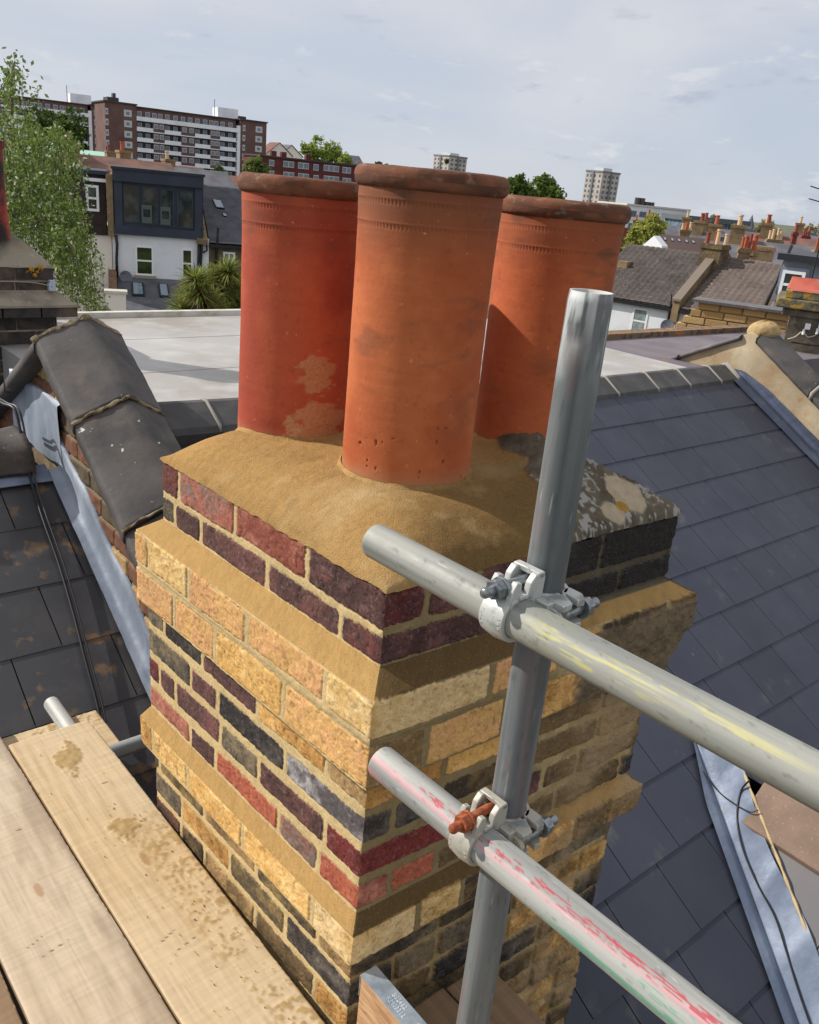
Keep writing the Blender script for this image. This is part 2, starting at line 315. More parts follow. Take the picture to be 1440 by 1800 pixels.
# flaunching: mortar dome, with the old lichen-covered quarter left in place
n = 330; ga, gb = np.meshgrid(np.linspace(-.0055, LA + .0055, n), np.linspace(-.0055, LB + .0055, n), indexing='ij')
Pg = CA[None, None] + ga[..., None] * ca + gb[..., None] * cb; Q3 = np.stack([ga, gb, np.zeros_like(ga)], -1)
def pr(x, p): x = np.clip(x, 0, 1); return 1 - (1 - x) ** p
rise = .078 * (pr(ga / .24, 3.0) * pr(gb / .22, 3.0) * pr((LA - ga) / .13, 2.6) * pr((LB - gb) / .3, 2.0)) ** .8 + .012 * np.exp(-((ga - .42) ** 2 + (gb - .40) ** 2) / .02)
oldf = sm(.0, .006, gb - (.432 + .34 * ga + .035 * fbm(Q3 * 14, 4, 4) - .05 * sm(.1, -.02, ga) * 0))
e_a = np.minimum(ga, LA - ga) ; rold = .165 * np.clip(np.minimum((ga + .01) / .34, (LB - gb + .01) / .30), 0, 1) ** .78
eo = np.minimum(np.minimum(ga, LA - ga), np.minimum(gb, LB - gb)); oe = sm(-.004, .05, eo); oldh = sm(-.05, .07, gb - (.432 + .34 * ga)); zf = -.616 + rise * (1 - oldh) + np.minimum(rold, .148) * oldh
nz = fbm(Q3 * 60, 4, 8); zf += oldf * oe * .008 * fbm(Q3 * 11, 4, 91); zf += (1 - oldf) * (.0022 * fbm(Q3 * np.array([30, 9, 1]), 4, 7) + .0014 * nz) + oldf * (.004 + oe * (.007 * fbm(Q3 * 24, 4, 9) + .006 * nz + .003 * fbm(Q3 * 120, 3, 92)))
edge = np.minimum(np.minimum(ga + .0055, LA + .0055 - ga), np.minimum(gb + .0055, LB + .0055 - gb)); zf -= (.009 + .0035 * fbm(Q3 * 45, 3, 77)) * np.exp(-edge / .0026)
newc = np.array(S(168, 133, 82)) * (1 + .10 * fbm(Q3 * 7, 4, 31) + .15 * fbm(Q3 * 170, 2, 32) - .12 * sm(.3, .6, fbm(Q3 * 80, 3, 37)))[..., None]
pale = sm(.15, .6, fbm(np.stack([ga * 9, gb * 3, ga * 0], -1), 4, 40))[..., None] * .30; newc = newc * (1 - pale) + np.array(S(205, 190, 150)) * pale
wet_shade = (sm(.34, .05, ga - .05 * fbm(Q3 * 6, 3, 50)) * sm(.02, .16, gb - ga * .3) * .55)[..., None]; newc = newc * (1 - wet_shade)  # right half darkened: damp mortar, with some of the pot's shadow painted in
oldc = np.array(S(98, 90, 76)) * (1 + .7 * fbm(Q3 * 35, 4, 33))[..., None]
lich = sm(.24, .42, fbm(Q3 * 105, 4, 34) + .45 * fbm(Q3 * 13, 3, 35))[..., None]; oldc = oldc * (1 - .65 * lich) + np.array(S(178, 176, 168)) * .65 * lich
for (qa, qb, ra, rb, cc) in [(.058, .672, .046, .040, (176, 160, 136)), (.022, .590, .024, .028, (172, 156, 132)), (.030, .628, .012, .014, (160, 124, 56))]:
    k = sm(1.15, .95, np.hypot((ga - qa) / ra, (gb - qb) / rb) + .22 * fbm(Q3 * 30, 3, 36))[..., None]; oldc = oldc * (1 - k) + np.array(S(*cc)) * k * (1 + .15 * fbm(Q3 * 70, 3, 3))[..., None]
moss = sm(.05, .3, ga - .24 + .1 * fbm(Q3 * 12, 2, 3))[..., None] * .4; oldc = oldc * (1 - moss) + np.array(S(104, 92, 52)) * moss
cf = newc * (1 - oldf[..., None]) + oldc * oldf[..., None]
PG = np.concatenate([Pg, zf[..., None]], -1); fk = oldf[:-1, :-1] > .5
m_flaunch = mat('fresh_sand_mortar', (1, 1, 1), .95, vcol=True, spec=.15, layers=[dict(c=S(104, 76, 40), s=420, lo=.54, hi=.68, f=.45), dict(c=S(222, 200, 156), s=520, lo=.60, hi=.72, f=.4), dict(c=S(126, 98, 58), s=7, lo=.5, hi=.72, f=.5), dict(c=S(196, 172, 124), s=12, lo=.56, hi=.74, f=.4, off=(3, 1, 2))], bumps=[(330, .9, .004), (900, .6, .0015), (40, .25, .006)])
m_oldf = mat('old_flaunching', (1, 1, 1), .95, vcol=True, spec=.15, bumps=[(300, .7, .003), (90, .5, .006)])
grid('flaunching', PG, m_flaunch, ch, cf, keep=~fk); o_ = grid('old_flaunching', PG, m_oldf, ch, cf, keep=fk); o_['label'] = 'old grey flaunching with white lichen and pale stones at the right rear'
mb = MB(); q = [Ac, Bc, Cc, Dc]; mb.add([(*p, -.64) for p in q], [(0, 1, 2, 3)]); mb.build('core_slab', m_flaunch, ch, recalc=False)

# ------------------------------------------------------------------ chimney pots
def pot(az, D, r, zb, zr, seed, c_main, c_alt, label, smear=None, top_dark=.5, pits=0):
    cx, cy = D * math.sin(R(az)), D * math.cos(R(az)); t = thing('chimney_pot', label, 'chimney pot', (cx, cy, zb), 'clay pots on the chimney stack')
    nc, nz_ = 540, 330; z = np.linspace(zb - .03, zr + .004, nz_); th = np.linspace(0, 2 * PI, nc, endpoint=False); TH, ZZ = np.meshgrid(th, z)
    Q = np.stack([np.cos(TH) * 1.6, np.sin(TH) * 1.6, ZZ * 9 + seed], -1); H = (ZZ - zb) / (zr - zb)
    rad = r * (1 - .012 * np.sin(PI * np.clip(H, 0, 1)) + .012 * sm(.86, 1.0, H)) + .0009 * fbm(Q * .6, 2, seed) + .00035 * fbm(Q * np.array([1, 1, 9]), 3, seed + 1) + .00012 * fbm(Q * 14, 2, seed + 2)
    for zc in (zr - .020, zr - .060):
        bw = np.exp(-((ZZ - zc) / .0042) ** 4); sl_ = (TH * 112 / (2 * PI) * 1.0 + (ZZ - zc) * 40); dn = np.clip(np.sin(sl_ * 2 * PI), 0, 1) ** .8
        wear = .45 + .55 * sm(-.3, .3, fbm(Q * .7 + 4, 2, seed + 5)); rad -= .0020 * bw * dn * wear; rad += .0009 * np.exp(-((ZZ - zc - .006) / .0012) ** 2) * wear
    if pits: pk = sm(.58, .70, fbm(Q * 9, 2, seed + 11)) * sm(.45, .05, H); rad -= .0025 * pk
    c0, c1 = np.array(S(*c_main)), np.array(S(*c_alt)); tmix = sm(-.3, .5, fbm(Q * np.array([.8, .8, 1.0]), 4, seed + 20))[..., None]
    C = c0 * (1 - tmix) + c1 * tmix; C = C * (1 + .07 * fbm(Q * np.array([2, 2, 9]), 3, seed + 6) + .05 * fbm(Q * 20, 2, seed + 7))[..., None]
    st = (sm(.74, 1.0, H + .09 * fbm(Q * np.array([.9, .9, .5]), 3, seed + 8)) * top_dark + .45 * sm(.12, .55, fbm(Q * np.array([.9, .9, 3.2]), 5, seed + 9)) * sm(.05, .4, H))[..., None]
    C = C * (1 - st) + np.array(S(112, 72, 52)) * st
    bs = (sm(.09, .0, H + .02 * fbm(Q * 3, 3, seed + 14)) * .55)[..., None]; C = C * (1 - bs) + np.array(S(165, 135, 100)) * bs
    if pits: C *= (1 - .5 * pk)[..., None]
    if smear:
        for (a0, h0, wa, wh, th_) in smear:
            dA = ((TH - R(a0) + PI) % (2 * PI) - PI) / R(wa); dH = (H - h0) / wh
            k = (sm(.0, .55, 1 - np.hypot(dA, dH) ** 2 + 1.1 * fbm(np.stack([dA * 3, dH * 6, dA * 0 + seed], -1), 5, seed + 30) - th_) * (.62 + .5 * fbm(np.stack([dA * 14, dH * 60, dA * 0], -1), 3, 5)))[..., None]; k = np.clip(k, 0, .85)
            C = C * (1 - k) + np.array(S(190, 152, 112)) * k; rad += .0012 * k[..., 0]
    drip = np.zeros_like(H)
    if seed == 2:
        dA = (TH - R(-88)) / R(.8); drip = np.exp(-dA ** 2) * sm(.28, .32, H) * sm(.60, .50, H) * .5
        dB = (TH - R(-94)) / R(1.0); drip = drip + np.exp(-dB ** 2) * sm(.03, .035, H) * sm(.075, .06, H) * 1.0
        dC = ((TH + R(128)) / R(12)) ** 2 + ((H - .10) / .06) ** 2; ch_ = sm(1.2, .7, dC + .6 * fbm(Q * 4, 3, 3))[..., None]; C = C * (1 - ch_) + np.array(S(232, 118, 62)) * ch_; rad -= .002 * ch_[..., 0]
    C = C * (1 - drip[..., None]) + np.array(S(222, 200, 185)) * drip[..., None]
    P = np.stack([cx + rad * np.cos(TH), cy + rad * np.sin(TH), ZZ], -1)
    m = mat('terracotta', (1, 1, 1), .86, vcol=True, spec=.3, bumps=[(160, .1, .002), (600, .25, .0008)], layers=[dict(c=S(120, 66, 44), s=60, lo=.60, hi=.72, f=.35), dict(c=S(226, 168, 132), s=90, lo=.68, hi=.76, f=.5)])
    grid('body', P, m, t, np.clip(C, .01, .9), closed=True)
    # rolled rim
    nr_ = 72; ph = np.linspace(0, 2 * PI, nr_, endpoint=False); nc2 = 360; TH2, PH = np.meshgrid(np.linspace(0, 2 * PI, nc2, endpoint=False), np.append(ph, 2 * PI))
    rc = r - .006; sx_ = np.sign(np.cos(PH)) * np.abs(np.cos(PH)) ** .8; sz_ = np.sign(np.sin(PH)) * np.abs(np.sin(PH)) ** .8
    Q2 = np.stack([np.cos(TH2) * 3, np.sin(TH2) * 3, PH * .5 + seed], -1); w_ = .0008 * fbm(Q2, 3, seed + 40) + .0004 * fbm(Q2 * 6, 3, seed + 41)
    RR = rc + (.0165 + w_) * sx_ ; Z2 = zr + .0205 + (.0190 + w_) * sz_
    P2 = np.stack([cx + RR * np.cos(TH2), cy + RR * np.sin(TH2), Z2], -1)
    kk = sm(-.5, .6, fbm(Q2 * np.array([1, 1, 2]), 4, seed + 42))[..., None]; C2 = np.array(S(98, 66, 52)) * (1 - kk) + np.array(S(134, 88, 66)) * kk
    k2 = sm(.25, .55, fbm(Q2 * 3, 4, seed + 43))[..., None] * .5; C2 = C2 * (1 - k2) + np.array(S(150, 140, 122)) * k2
    k3 = sm(.3, .5, fbm(Q2 * 1.4 + 9, 3, seed + 44))[..., None] * (.8 if seed == 3 else .15); C2 = C2 * (1 - k3) + np.array(S(190, 96, 58)) * k3
    mr_ = mat('sooty_rim', (1, 1, 1), .9, vcol=True, spec=.25, bumps=[(240, .3, .002), (700, .3, .0007)])
    grid('rim', P2, mr_, t, np.clip(C2 * .85, .01, .9), closed=True)
    ib = MB(); ib.tube([(cx, cy, zr + .01), (cx, cy, zb + .02)], r - .018, 48, cap=False); ib.add([(cx + (r - .018) * math.cos(a * PI / 24), cy + (r - .018) * math.sin(a * PI / 24), zb + .021) for a in range(48)], [tuple(range(48))])
    ib.build('flue_lining', mat('soot', (.02, .018, .016), .95), t, smooth=False, recalc=False)
    # mortar fillet
    nf = 14; T3, K3 = np.meshgrid(np.linspace(0, 2 * PI, 240, endpoint=False), np.linspace(0, 1, nf)); fr = r + .001 + .013 * K3 + .003 * fbm(np.stack([np.cos(T3) * 4, np.sin(T3) * 4, K3], -1), 3, seed + 50)
    X, Y = cx + fr * np.cos(T3), cy + fr * np.sin(T3); Mi = np.linalg.inv(np.array([ca, cb]).T); q = np.einsum('ij,rcj->rci', Mi, np.stack([X, Y], -1) - CA)
    ia = np.clip(((q[..., 0] + .0055) / (LA + .011) * (n - 1)).astype(int), 0, n - 1); jb = np.clip(((q[..., 1] + .0055) / (LB + .011) * (n - 1)).astype(int), 0, n - 1)
    Zf = zf[ia, jb] + .0055 * (1 - K3) ** 2 * (1 + .5 * fbm(np.stack([np.cos(T3) * 5, np.sin(T3) * 5, K3 * 0], -1), 3, seed)) - .003 * K3 + .0005
    cfil = cf[ia, jb] * (1.02 + .12 * (1 - K3))[..., None]; grid('mortar_fillet', np.stack([X, Y, Zf], -1), m_flaunch, t, np.clip(cfil, .01, .8), closed=True)
    return t
pot(-.60, 1.675, .1315, -.545, -.008, 2, (190, 106, 64), (170, 86, 48), 'tallest orange terracotta pot at the front with a pale drip and chipped base', pits=1, top_dark=.80)
pot(-8.45, 1.945, .1310, -.560, -.042, 1, (184, 90, 60), (160, 70, 50), 'red clay pot at the left smeared with dried mortar near its base', smear=[(-62, .32, 22, .10, .15), (-56, .10, 32, .13, .1), (-84, .07, 12, .09, .35)], top_dark=.30)
pot(7.72, 1.955, .1325, -.540, -.036, 3, (190, 102, 62), (172, 86, 50), 'bright orange clay pot at the right behind the upright scaffold tube', top_dark=.5)
# ------------------------------------------------------------------ scaffolding
TR = .02415
m_tube = mat('galvanised_tube', (1, 1, 1), .6, metal=.0, vcol=True, spec=.5, bumps=[(300, .10, .001)], rl=(35, .52, .75))
def tube_grid(name, p0, p1, e1, colf, parent, label=None, r=TR, ns=420, nt_=96, seed=0):
    """e1 = direction of angle 0; the tube is a real hollow tube with a wall"""
    p0, p1 = npv(Vector(p0)), npv(Vector(p1)); ax = p1 - p0; Ln = np.linalg.norm(ax); ax /= Ln; e1 = npv(Vector(e1)); e1 = e1 - ax * (e1 @ ax); e1 /= np.linalg.norm(e1); e2 = np.cross(ax, e1)
    s = np.linspace(0, Ln, ns); th = np.linspace(0, 2 * PI, nt_, endpoint=False); TH, SS = np.meshgrid(th, s)
    rr = np.full_like(TH, r); C = colf(SS, TH, np.stack([np.cos(TH), np.sin(TH), SS * 6 + seed], -1))
    rr[0] -= .0012; rr[-1] -= .0012
    def P(S_, T, r_): return p0 + S_[..., None] * ax + r_[..., None] * (np.cos(T)[..., None] * e1 + np.sin(T)[..., None] * e2)
    o = P(SS, TH, rr)
    ri = r - .0036; i0 = P(np.stack([th * 0, th * 0 + .0001, th * 0 + .25]), np.stack([th] * 3), np.stack([th * 0 + r - .0018, th * 0 + ri, th * 0 + ri]))[::-1]
    i1 = P(np.stack([th * 0 + Ln, th * 0 + Ln, th * 0 + Ln - .25]), np.stack([th] * 3), np.stack([th * 0 + r - .0018, th * 0 + ri, th * 0 + ri]))
    inner = np.array(S(90, 84, 78)); lip = np.array(S(205, 205, 200))
    PA = np.concatenate([i0, o, i1]); CA_ = np.concatenate([np.stack([th[:, None] * 0 + inner, th[:, None] * 0 + lip * .8, th[:, None] * 0 + lip]), C, np.stack([th[:, None] * 0 + lip, th[:, None] * 0 + lip * .8, th[:, None] * 0 + inner])])
    return grid(name, PA, m_tube, parent, np.clip(CA_, .01, .9), closed=True)
def zinc(SS, TH, Q, c0=(176, 178, 176), c1=(206, 206, 200), seed=0):
    a = sm(-.4, .4, fbm(np.stack([np.cos(TH) * 2.2, np.sin(TH) * 2.2, SS * 3 + seed], -1), 4, seed))[..., None]; C = np.array(S(*c0)) * (1 - a) + np.array(S(*c1)) * a
    st = fbm(np.stack([np.cos(TH) * 7, np.sin(TH) * 7, SS * 2.2 + seed], -1), 4, seed + 1); C = C * (1 + .16 * st)[..., None]
    sp = sm(.38, .55, fbm(np.stack([np.cos(TH) * 5, np.sin(TH) * 5, SS * 110 + seed], -1), 3, seed + 2)) * .30; C = C * (1 - sp)[..., None]
    sc = sm(.50, .66, fbm(np.stack([np.cos(TH) * 9, np.sin(TH) * 9, SS * 30 + seed * 7], -1), 4, seed + 6)) * .4
    return C * (1 - sc[..., None]) + np.array(S(225, 225, 222)) * sc[..., None]
D_ = Vector((math.cos(R(-46.3)), math.sin(R(-46.3)), 0)); NC = Vector((-math.sin(R(46.3)), -math.cos(R(46.3)), 0)); NC = Vector((D_.y, -D_.x, 0)) if Vector((D_.y, -D_.x, 0)).y < 0 else Vector((-D_.y, D_.x, 0))
PO = Vector((W(.749, .585, 0).x, W(.749, .585, 0).y, 0)); PO = Vector(at(1040, 513, .95)); PO.z = 0
def c_pole(SS, TH, Q):     # SS from the top
    C = zinc(SS, TH, Q, (88, 93, 94), (112, 117, 118), 5)
    wq = np.clip(sm(.11, .0, SS + .05 * fbm(Q * np.array([2, 2, 6]), 4, 9)) * sm(-.1, .2, fbm(Q * np.array([3, 3, 4]), 4, 12) + .15), 0, 1)[..., None] * .8
    C = C * (1 - wq) + np.array(S(205, 208, 208)) * wq
    pk = (sm(.1, .4, fbm(Q * np.array([2, 2, 2.5]), 3, 15)) * .25)[..., None]; C = C * (1 - pk) + np.array(S(136, 104, 104)) * pk
    return C
sp_ = thing('scaffold_tube', 'grey upright scaffold tube standing in front of the chimney with worn white top', 'scaffold tube', (PO.x, PO.y, -10)); tube_grid('tube', (PO.x, PO.y, -.086), (PO.x, PO.y, -9.9), (-1, 0, 0), c_pole, sp_, ns=900)
mb = MB(); mb.box((PO.x - .075, PO.y - .075, -10), (.15, 0, 0), (0, .15, 0), (0, 0, .006)); mb.tube([(PO.x, PO.y, -9.995), (PO.x, PO.y, -9.93)], .019, 16); mb.build('base_plate', mat('steel_plate', S(110, 108, 104), .5, .6), sp_)
def c_up(SS, TH, Q):       # angle 0 = up, 90 = towards the viewer
    C = zinc(SS, TH, Q, (124, 126, 122), (152, 152, 144), 21); ang = np.degrees(TH) % 360
    f = fbm(np.stack([ang * .045, SS * 5, SS * 0], -1), 5, 60); f2 = fbm(np.stack([ang * .45, SS * 22, SS * 0 + 4], -1), 5, 61)
    y = sm(-.05, .30, .95 - np.abs((ang - 62) / 26) ** 2 + f * 1.9 + f2 * 1.6 - .62) * sm(.27, .33, SS) * sm(.52, .40, SS)
    y2 = sm(.0, .35, .9 - np.abs((ang - 34) / 20) ** 2 + f * 1.9 + f2 * 1.6 - .70) * sm(.36, .44, SS) * sm(.64, .54, SS) * .8
    y = np.clip((y * .72 + y2 * .8) * (.55 + .6 * f2), 0, .7)[..., None]; C = C * (1 - y) + np.array(S(206, 198, 96)) * y
    d = (sm(.05, .0, np.abs(SS - .315)) * sm(-.2, .3, f) * .35)[..., None]; C = C * (1 - d) + np.array(S(140, 140, 104)) * d
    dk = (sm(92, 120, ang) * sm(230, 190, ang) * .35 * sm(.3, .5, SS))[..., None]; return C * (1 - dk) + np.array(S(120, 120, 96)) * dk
ZU, ZL = -.452, -.782
P0u = Vector((-.045, 1.067, ZU)) * 1.0; P0l = Vector((-.008, 1.03, ZL))
def on_line(P0):             # keep the tube 61 mm in front of the upright
    d = (PO - P0).dot(-NC) - .061; q = P0 - NC * d; q.z = P0.z; return q
P0u, P0l = on_line(P0u), on_line(P0l)
m_side = (Z3, NC)
tu = thing('scaffold_tube', 'pale horizontal scaffold tube streaked with yellow paint, the upper of two', 'scaffold tube', P0u); 
def angfix(f):             # make angle 90 point at the viewer whatever the cross product gives
    s = 1 if npv(NC) @ np.cross(npv(D_), np.array([0, 0, 1.])) > 0 else -1
    return lambda SS, TH, Q: f(SS, (TH * s) % (2 * PI), Q)
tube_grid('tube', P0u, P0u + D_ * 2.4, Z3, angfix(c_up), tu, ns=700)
def c_low(SS, TH, Q):
    C = zinc(SS, TH, Q, (138, 139, 136), (170, 170, 164), 33); ang = np.degrees(TH) % 360; a_ = np.where(ang > 270, ang - 360, ang)
    f = fbm(np.stack([a_ * .05, SS * 6, SS * 0 + 7], -1), 5, 70); f2 = fbm(np.stack([a_ * .34, SS * 52, SS * 0 + 9], -1), 5, 71)
    c_ = 32 - 14 * sm(.35, .6, SS) + 4 * SS; wd = 11 + 5 * sm(.1, .3, SS)
    r_ = sm(.02, .22, .92 - np.abs((a_ - c_) / wd) ** 2 + f * .8 + f2 * 2.3 - .62 + .25 * sm(.12, .2, SS) * sm(.30, .26, SS)) * sm(.06, .12, SS) * sm(.70, .60, SS)
    pkk = (sm(.0, .5, .9 - np.abs((a_ - c_ - 17) / 16) ** 2 + f - .35) * .38 * sm(1.0, .8, SS) + .45 * sm(.05, .0, SS) * sm(70, 100, a_))[..., None]; C = C * (1 - pkk) + np.array(S(214, 128, 142)) * pkk
    r_ = (r_ * .85 * sm(-.35, .05, fbm(np.stack([a_ * .5, SS * 90, SS * 0 + 3], -1), 4, 72)))[..., None]; C = C * (1 - r_) + np.array(S(172, 42, 60)) * r_
    g = sm(.0, .3, .95 - np.abs((a_ - 98) / 20) ** 2 + f + f2 * 1.2 - .42) * sm(.30, .38, SS) * .8
    g2 = sm(.05, .35, .9 - np.abs((a_ - 62) / 17) ** 2 + f + f2 * 2.0 - .62) * sm(.42, .48, SS) * sm(1.0, .8, SS) * .7; g = np.clip(g + g2, 0, .85)[..., None]
    return C * (1 - g) + np.array(S(92, 158, 132)) * g
tl = thing('scaffold_tube', 'white worn horizontal scaffold tube flaked with red and green paint, the lower of two', 'scaffold tube', P0l)
tube_grid('tube', P0l, P0l + D_ * 2.4, Z3, angfix(c_low), tl, ns=900)
# couplers
def arc(mb, O, ax, e1, e2, ri, ro, a0, a1, x0, x1, n=22, bulge=0):
    vs = []; 
    for k in range(n + 1):
        a = R(a0 + (a1 - a0) * k / n); d = e1 * math.cos(a) + e2 * math.sin(a); t = math.sin(PI * k / n) * bulge
        vs += [O + ax * x0 + d * ri, O + ax * x1 + d * ri, O + ax * x1 + d * (ro + t), O + ax * ((x0 + x1) / 2) + d * (ro + t + .0022), O + ax * x0 + d * (ro + t)]
    fs = [(5 * k + i, 5 * k + (i + 1) % 5, 5 * k + 5 + (i + 1) % 5, 5 * k + 5 + i) for k in range(n) for i in range(5)] + [(0, 1, 2, 3, 4)[::-1], tuple(5 * n + i for i in range(5))]
    mb.add(vs, fs)
def hexa(mb, p, ax, r, h):
    e = ax.orthogonal().normalized(); f = ax.cross(e); mb.prism([p + (e * math.cos(k * PI / 3) + f * math.sin(k * PI / 3)) * r for k in range(6)], ax * h)
def bolt_path(mb, p, ax, ln, r):
    n = int(ln / .0014); pts = [p + ax * (ln * k / n) for k in range(n + 1)]; rs = [r * (1 + (.07 if k % 2 else -.05)) for k in range(n + 1)]; rs[-1] = r * .8; mb.tube(pts, rs, 14)
def text_verts(txt, size, depth):
    cu = bpy.data.curves.new('t', 'FONT'); cu.body = txt; cu.size = size; cu.extrude = depth; cu.resolution_u = 3; cu.align_x = 'CENTER'; cu.align_y = 'CENTER'
    ob = bpy.data.objects.new('t', cu); col.objects.link(ob); dg = bpy.context.evaluated_depsgraph_get(); me = bpy.data.meshes.new_from_object(ob.evaluated_get(dg))
    v = [x.co.copy() for x in me.vertices]; f = [tuple(p.vertices) for p in me.polygons]; bpy.data.objects.remove(ob); bpy.data.meshes.remove(me); return v, f
def coupler(P0, z, rusty, label):
    O = P0 + D_ * ((PO - P0).dot(D_)); O.z = z; X, Y, Z = D_, NC, Z3; c_b = S(190, 192, 188) if not rusty else S(178, 174, 162)
    m_b = mat('coupler_paint' + ('_worn' if rusty else ''), c_b, .45, .2, layers=[dict(c=S(120, 126, 128), s=38, lo=.52, hi=.66, f=.75), dict(c=S(70, 72, 72), s=120, lo=.62, hi=.72, f=.6)], bumps=[(130, .25, .0015)])
    m_z = mat('zinc_bolt', S(150, 156, 160), .35, .75, layers=[dict(c=S(92, 96, 98), s=90, lo=.45, hi=.65, f=.7)])
    m_r = mat('rusty_bolt', S(140, 72, 44), .7, .2, layers=[dict(c=S(176, 104, 66), s=110, lo=.45, hi=.65)], bumps=[(300, .3, .001)])
    t = thing('scaffold_coupler', label, 'coupler', O, 'couplers joining scaffold tubes')
    x0, x1 = -.020, .020; PC = O - Y * .061
    b = MB(); arc(b, O, X, Z, Y, TR + .0004, TR + .006, -160, 12, x0, x1)               # saddle half behind the horizontal tube
    arc(b, PC, Z, X, Y, TR + .0004, TR + .006, 8, 172, -.022, .022)                      # saddle half in front of the upright
    b.box(O - Y * .039 + X * -.024 + Z * -.020, X * .062, Y * .016, Z * .040)
    # eye lug for the top bolt: two cheeks and a bridge
    for xx in (-.020, .011): b.prism([O + X * xx + Z * .020 - Y * .034, O + X * xx + Z * .020 - Y * .006, O + X * xx + Z * .043 - Y * .010, O + X * xx + Z * .052 - Y * .018, O + X * xx + Z * .052 - Y * .032, O + X * xx + Z * .046 - Y * .035], X * .009)
    b.prism([O + X * -.020 + Z * .045 - Y * .034, O + X * -.020 + Z * .045 - Y * .024, O + X * -.020 + Z * .053 - Y * .022, O + X * -.020 + Z * .053 - Y * .033], X * .040)
    # arm running to the upright's bolt
    b.prism([O + X * -.012 + Z * .018 - Y * .030, O + X * -.012 + Z * .040 - Y * .030, O + X * .012 + Z * .018 - Y * .036, O + X * .044 + Z * .012 - Y * .040, O + X * .052 + Z * .0 - Y * .042, O + X * .050 + Z * -.014 - Y * .042, O + X * .012 + Z * -.014 - Y * .036], Y * .008)
    for zz in (-.021, .012): b.prism([PC + X * .020 + Y * .026 + Z * zz, PC + X * .052 + Y * .026 + Z * zz, PC + X * .052 + Y * .010 + Z * zz, PC + X * .030 - Y * .002 + Z * zz], Z * .009)
    b.build('body', m_b, t, smooth=True, bevel=.0013, sharp=35)
    c = MB(); arc(c, O, X, Z, Y, TR + .0004, TR + .0055, 14, 196, x0 + .002, x1 - .002, bulge=.001)
    for xx in (-.018, .010): c.prism([O + X * xx + Z * .020 + Y * .002, O + X * xx + Z * .046 + Y * .004, O + X * xx + Z * .048 + Y * .012, O + X * xx + Z * .038 + Y * .018, O + X * xx + Z * .018 + Y * .022], X * .008)
    c.prism([O + X * -.018 + Z * .024 + Y * .006, O + X * -.018 + Z * .028 + Y * .012, O + X * -.018 + Z * .020 + Y * .020, O + X * -.018 + Z * .014 + Y * .018], X * .037)
    cp = c.build('cap', m_b, t, smooth=True, bevel=.0011, sharp=35)
    tx = MB(); s = 1 if (Z.cross(Y)).dot(X) > 0 else -1
    for txt, xo, sz in (('MADE', -.012, .0085), ('GB', .000, .009), ('AINE', .0115, .0085)):
        v, f = text_verts(txt, sz, .0007); pts = []
        for p in v:
            a = R(92) + p.x / (TR + .0065); rr = TR + .0068 + p.z; xx = xo + p.y
            pts.append(O + X * xx + (Z * math.cos(a) + Y * math.sin(a)) * rr)
        tx.add(pts, f)
    tx.build('raised_lettering', m_b, cp)
    g = MB(); arc(g, PC, Z, X, Y, TR + .0004, TR + .0055, -172, -8, -.020, .020, bulge=.001)
    for zz in (-.020, .011): g.prism([PC + X * .020 - Y * .006 + Z * zz, PC + X * .050 - Y * .004 + Z * zz, PC + X * .052 - Y * .014 + Z * zz, PC + X * .040 - Y * .024 + Z * zz, PC + X * .020 - Y * .024 + Z * zz], Z * .009)
    g.build('cap', m_b, t, smooth=True, bevel=.0011, sharp=35)
    bm_ = m_r if rusty else m_z
    p = O + X * -.0005 + Z * .0365 - Y * .036; q = MB(); q.tube([p + X * -.010, p + X * .010], .0065, 12); q.tube([p, p + Y * .050], .0066, 16); bolt_path(q, p + Y * .046, Y, .038, .0062); q.build('bolt', bm_ if rusty else m_z, t, smooth=True, sharp=60)
    q = MB(); hexa(q, p + Y * .056, Y, .0125, .012); q.tube([p + Y * .052, p + Y * .056], .0135, 20); q.build('nut', bm_, t, bevel=.0008)
    p = PC + X * .0405 + Y * .012; q = MB(); q.tube([p + Z * -.010, p + Z * .010], .0065, 12); q.tube([p, p - Y * .030], .0064, 16); bolt_path(q, p - Y * .028, -Y, .040, .0062); q.build('bolt', m_z, t, smooth=True, sharp=60)
    q = MB(); hexa(q, p - Y * .040, -Y, .0125, .011); q.tube([p - Y * .036, p - Y * .040], .0135, 20); q.build('nut', m_z, t, bevel=.0008)
coupler(P0u, ZU, False, 'white and zinc coupler clamping the yellow-streaked tube to the upright')
coupler(P0l, ZL, True, 'weathered coupler with a rusty bolt clamping the red-painted tube to the upright')

# boards
def crumbs(o, A, d, sd_, wd, z, n, seed):
    rg = np.random.default_rng(seed); mb = MB()
    for _ in range(n):
        t, q = rg.uniform(.05, 1.3), rg.uniform(.02, wd - .02)
        if rg.random() < .6: q = min(wd - .01, .12 + .05 * rg.random() + .05 * rg.normal()); t = rg.uniform(.3, 1.3)
        r = rg.uniform(.0010, .0032) ; c = Vector((*(A + d * t + sd_ * q), z + r * .5)); vs = [c + Vector(rg.normal(size=3)).normalized() * r * rg.uniform(.7, 1.2) for _ in range(4)] + [c + Z3 * r, c - Z3 * r * .5]
        b = bmesh.new(); [b.verts.new(v) for v in vs]; bmesh.ops.convex_hull(b, input=b.verts); b.verts.index_update(); mb.add([v.co for v in b.verts], [tuple(v.index for v in f.verts) for f in b.faces]); b.free()
    m = mb.build('mortar_crumbs', mat('crumb', S(168, 138, 92), .95), None, recalc=False); m.parent = o; m['kind'] = 'stuff'
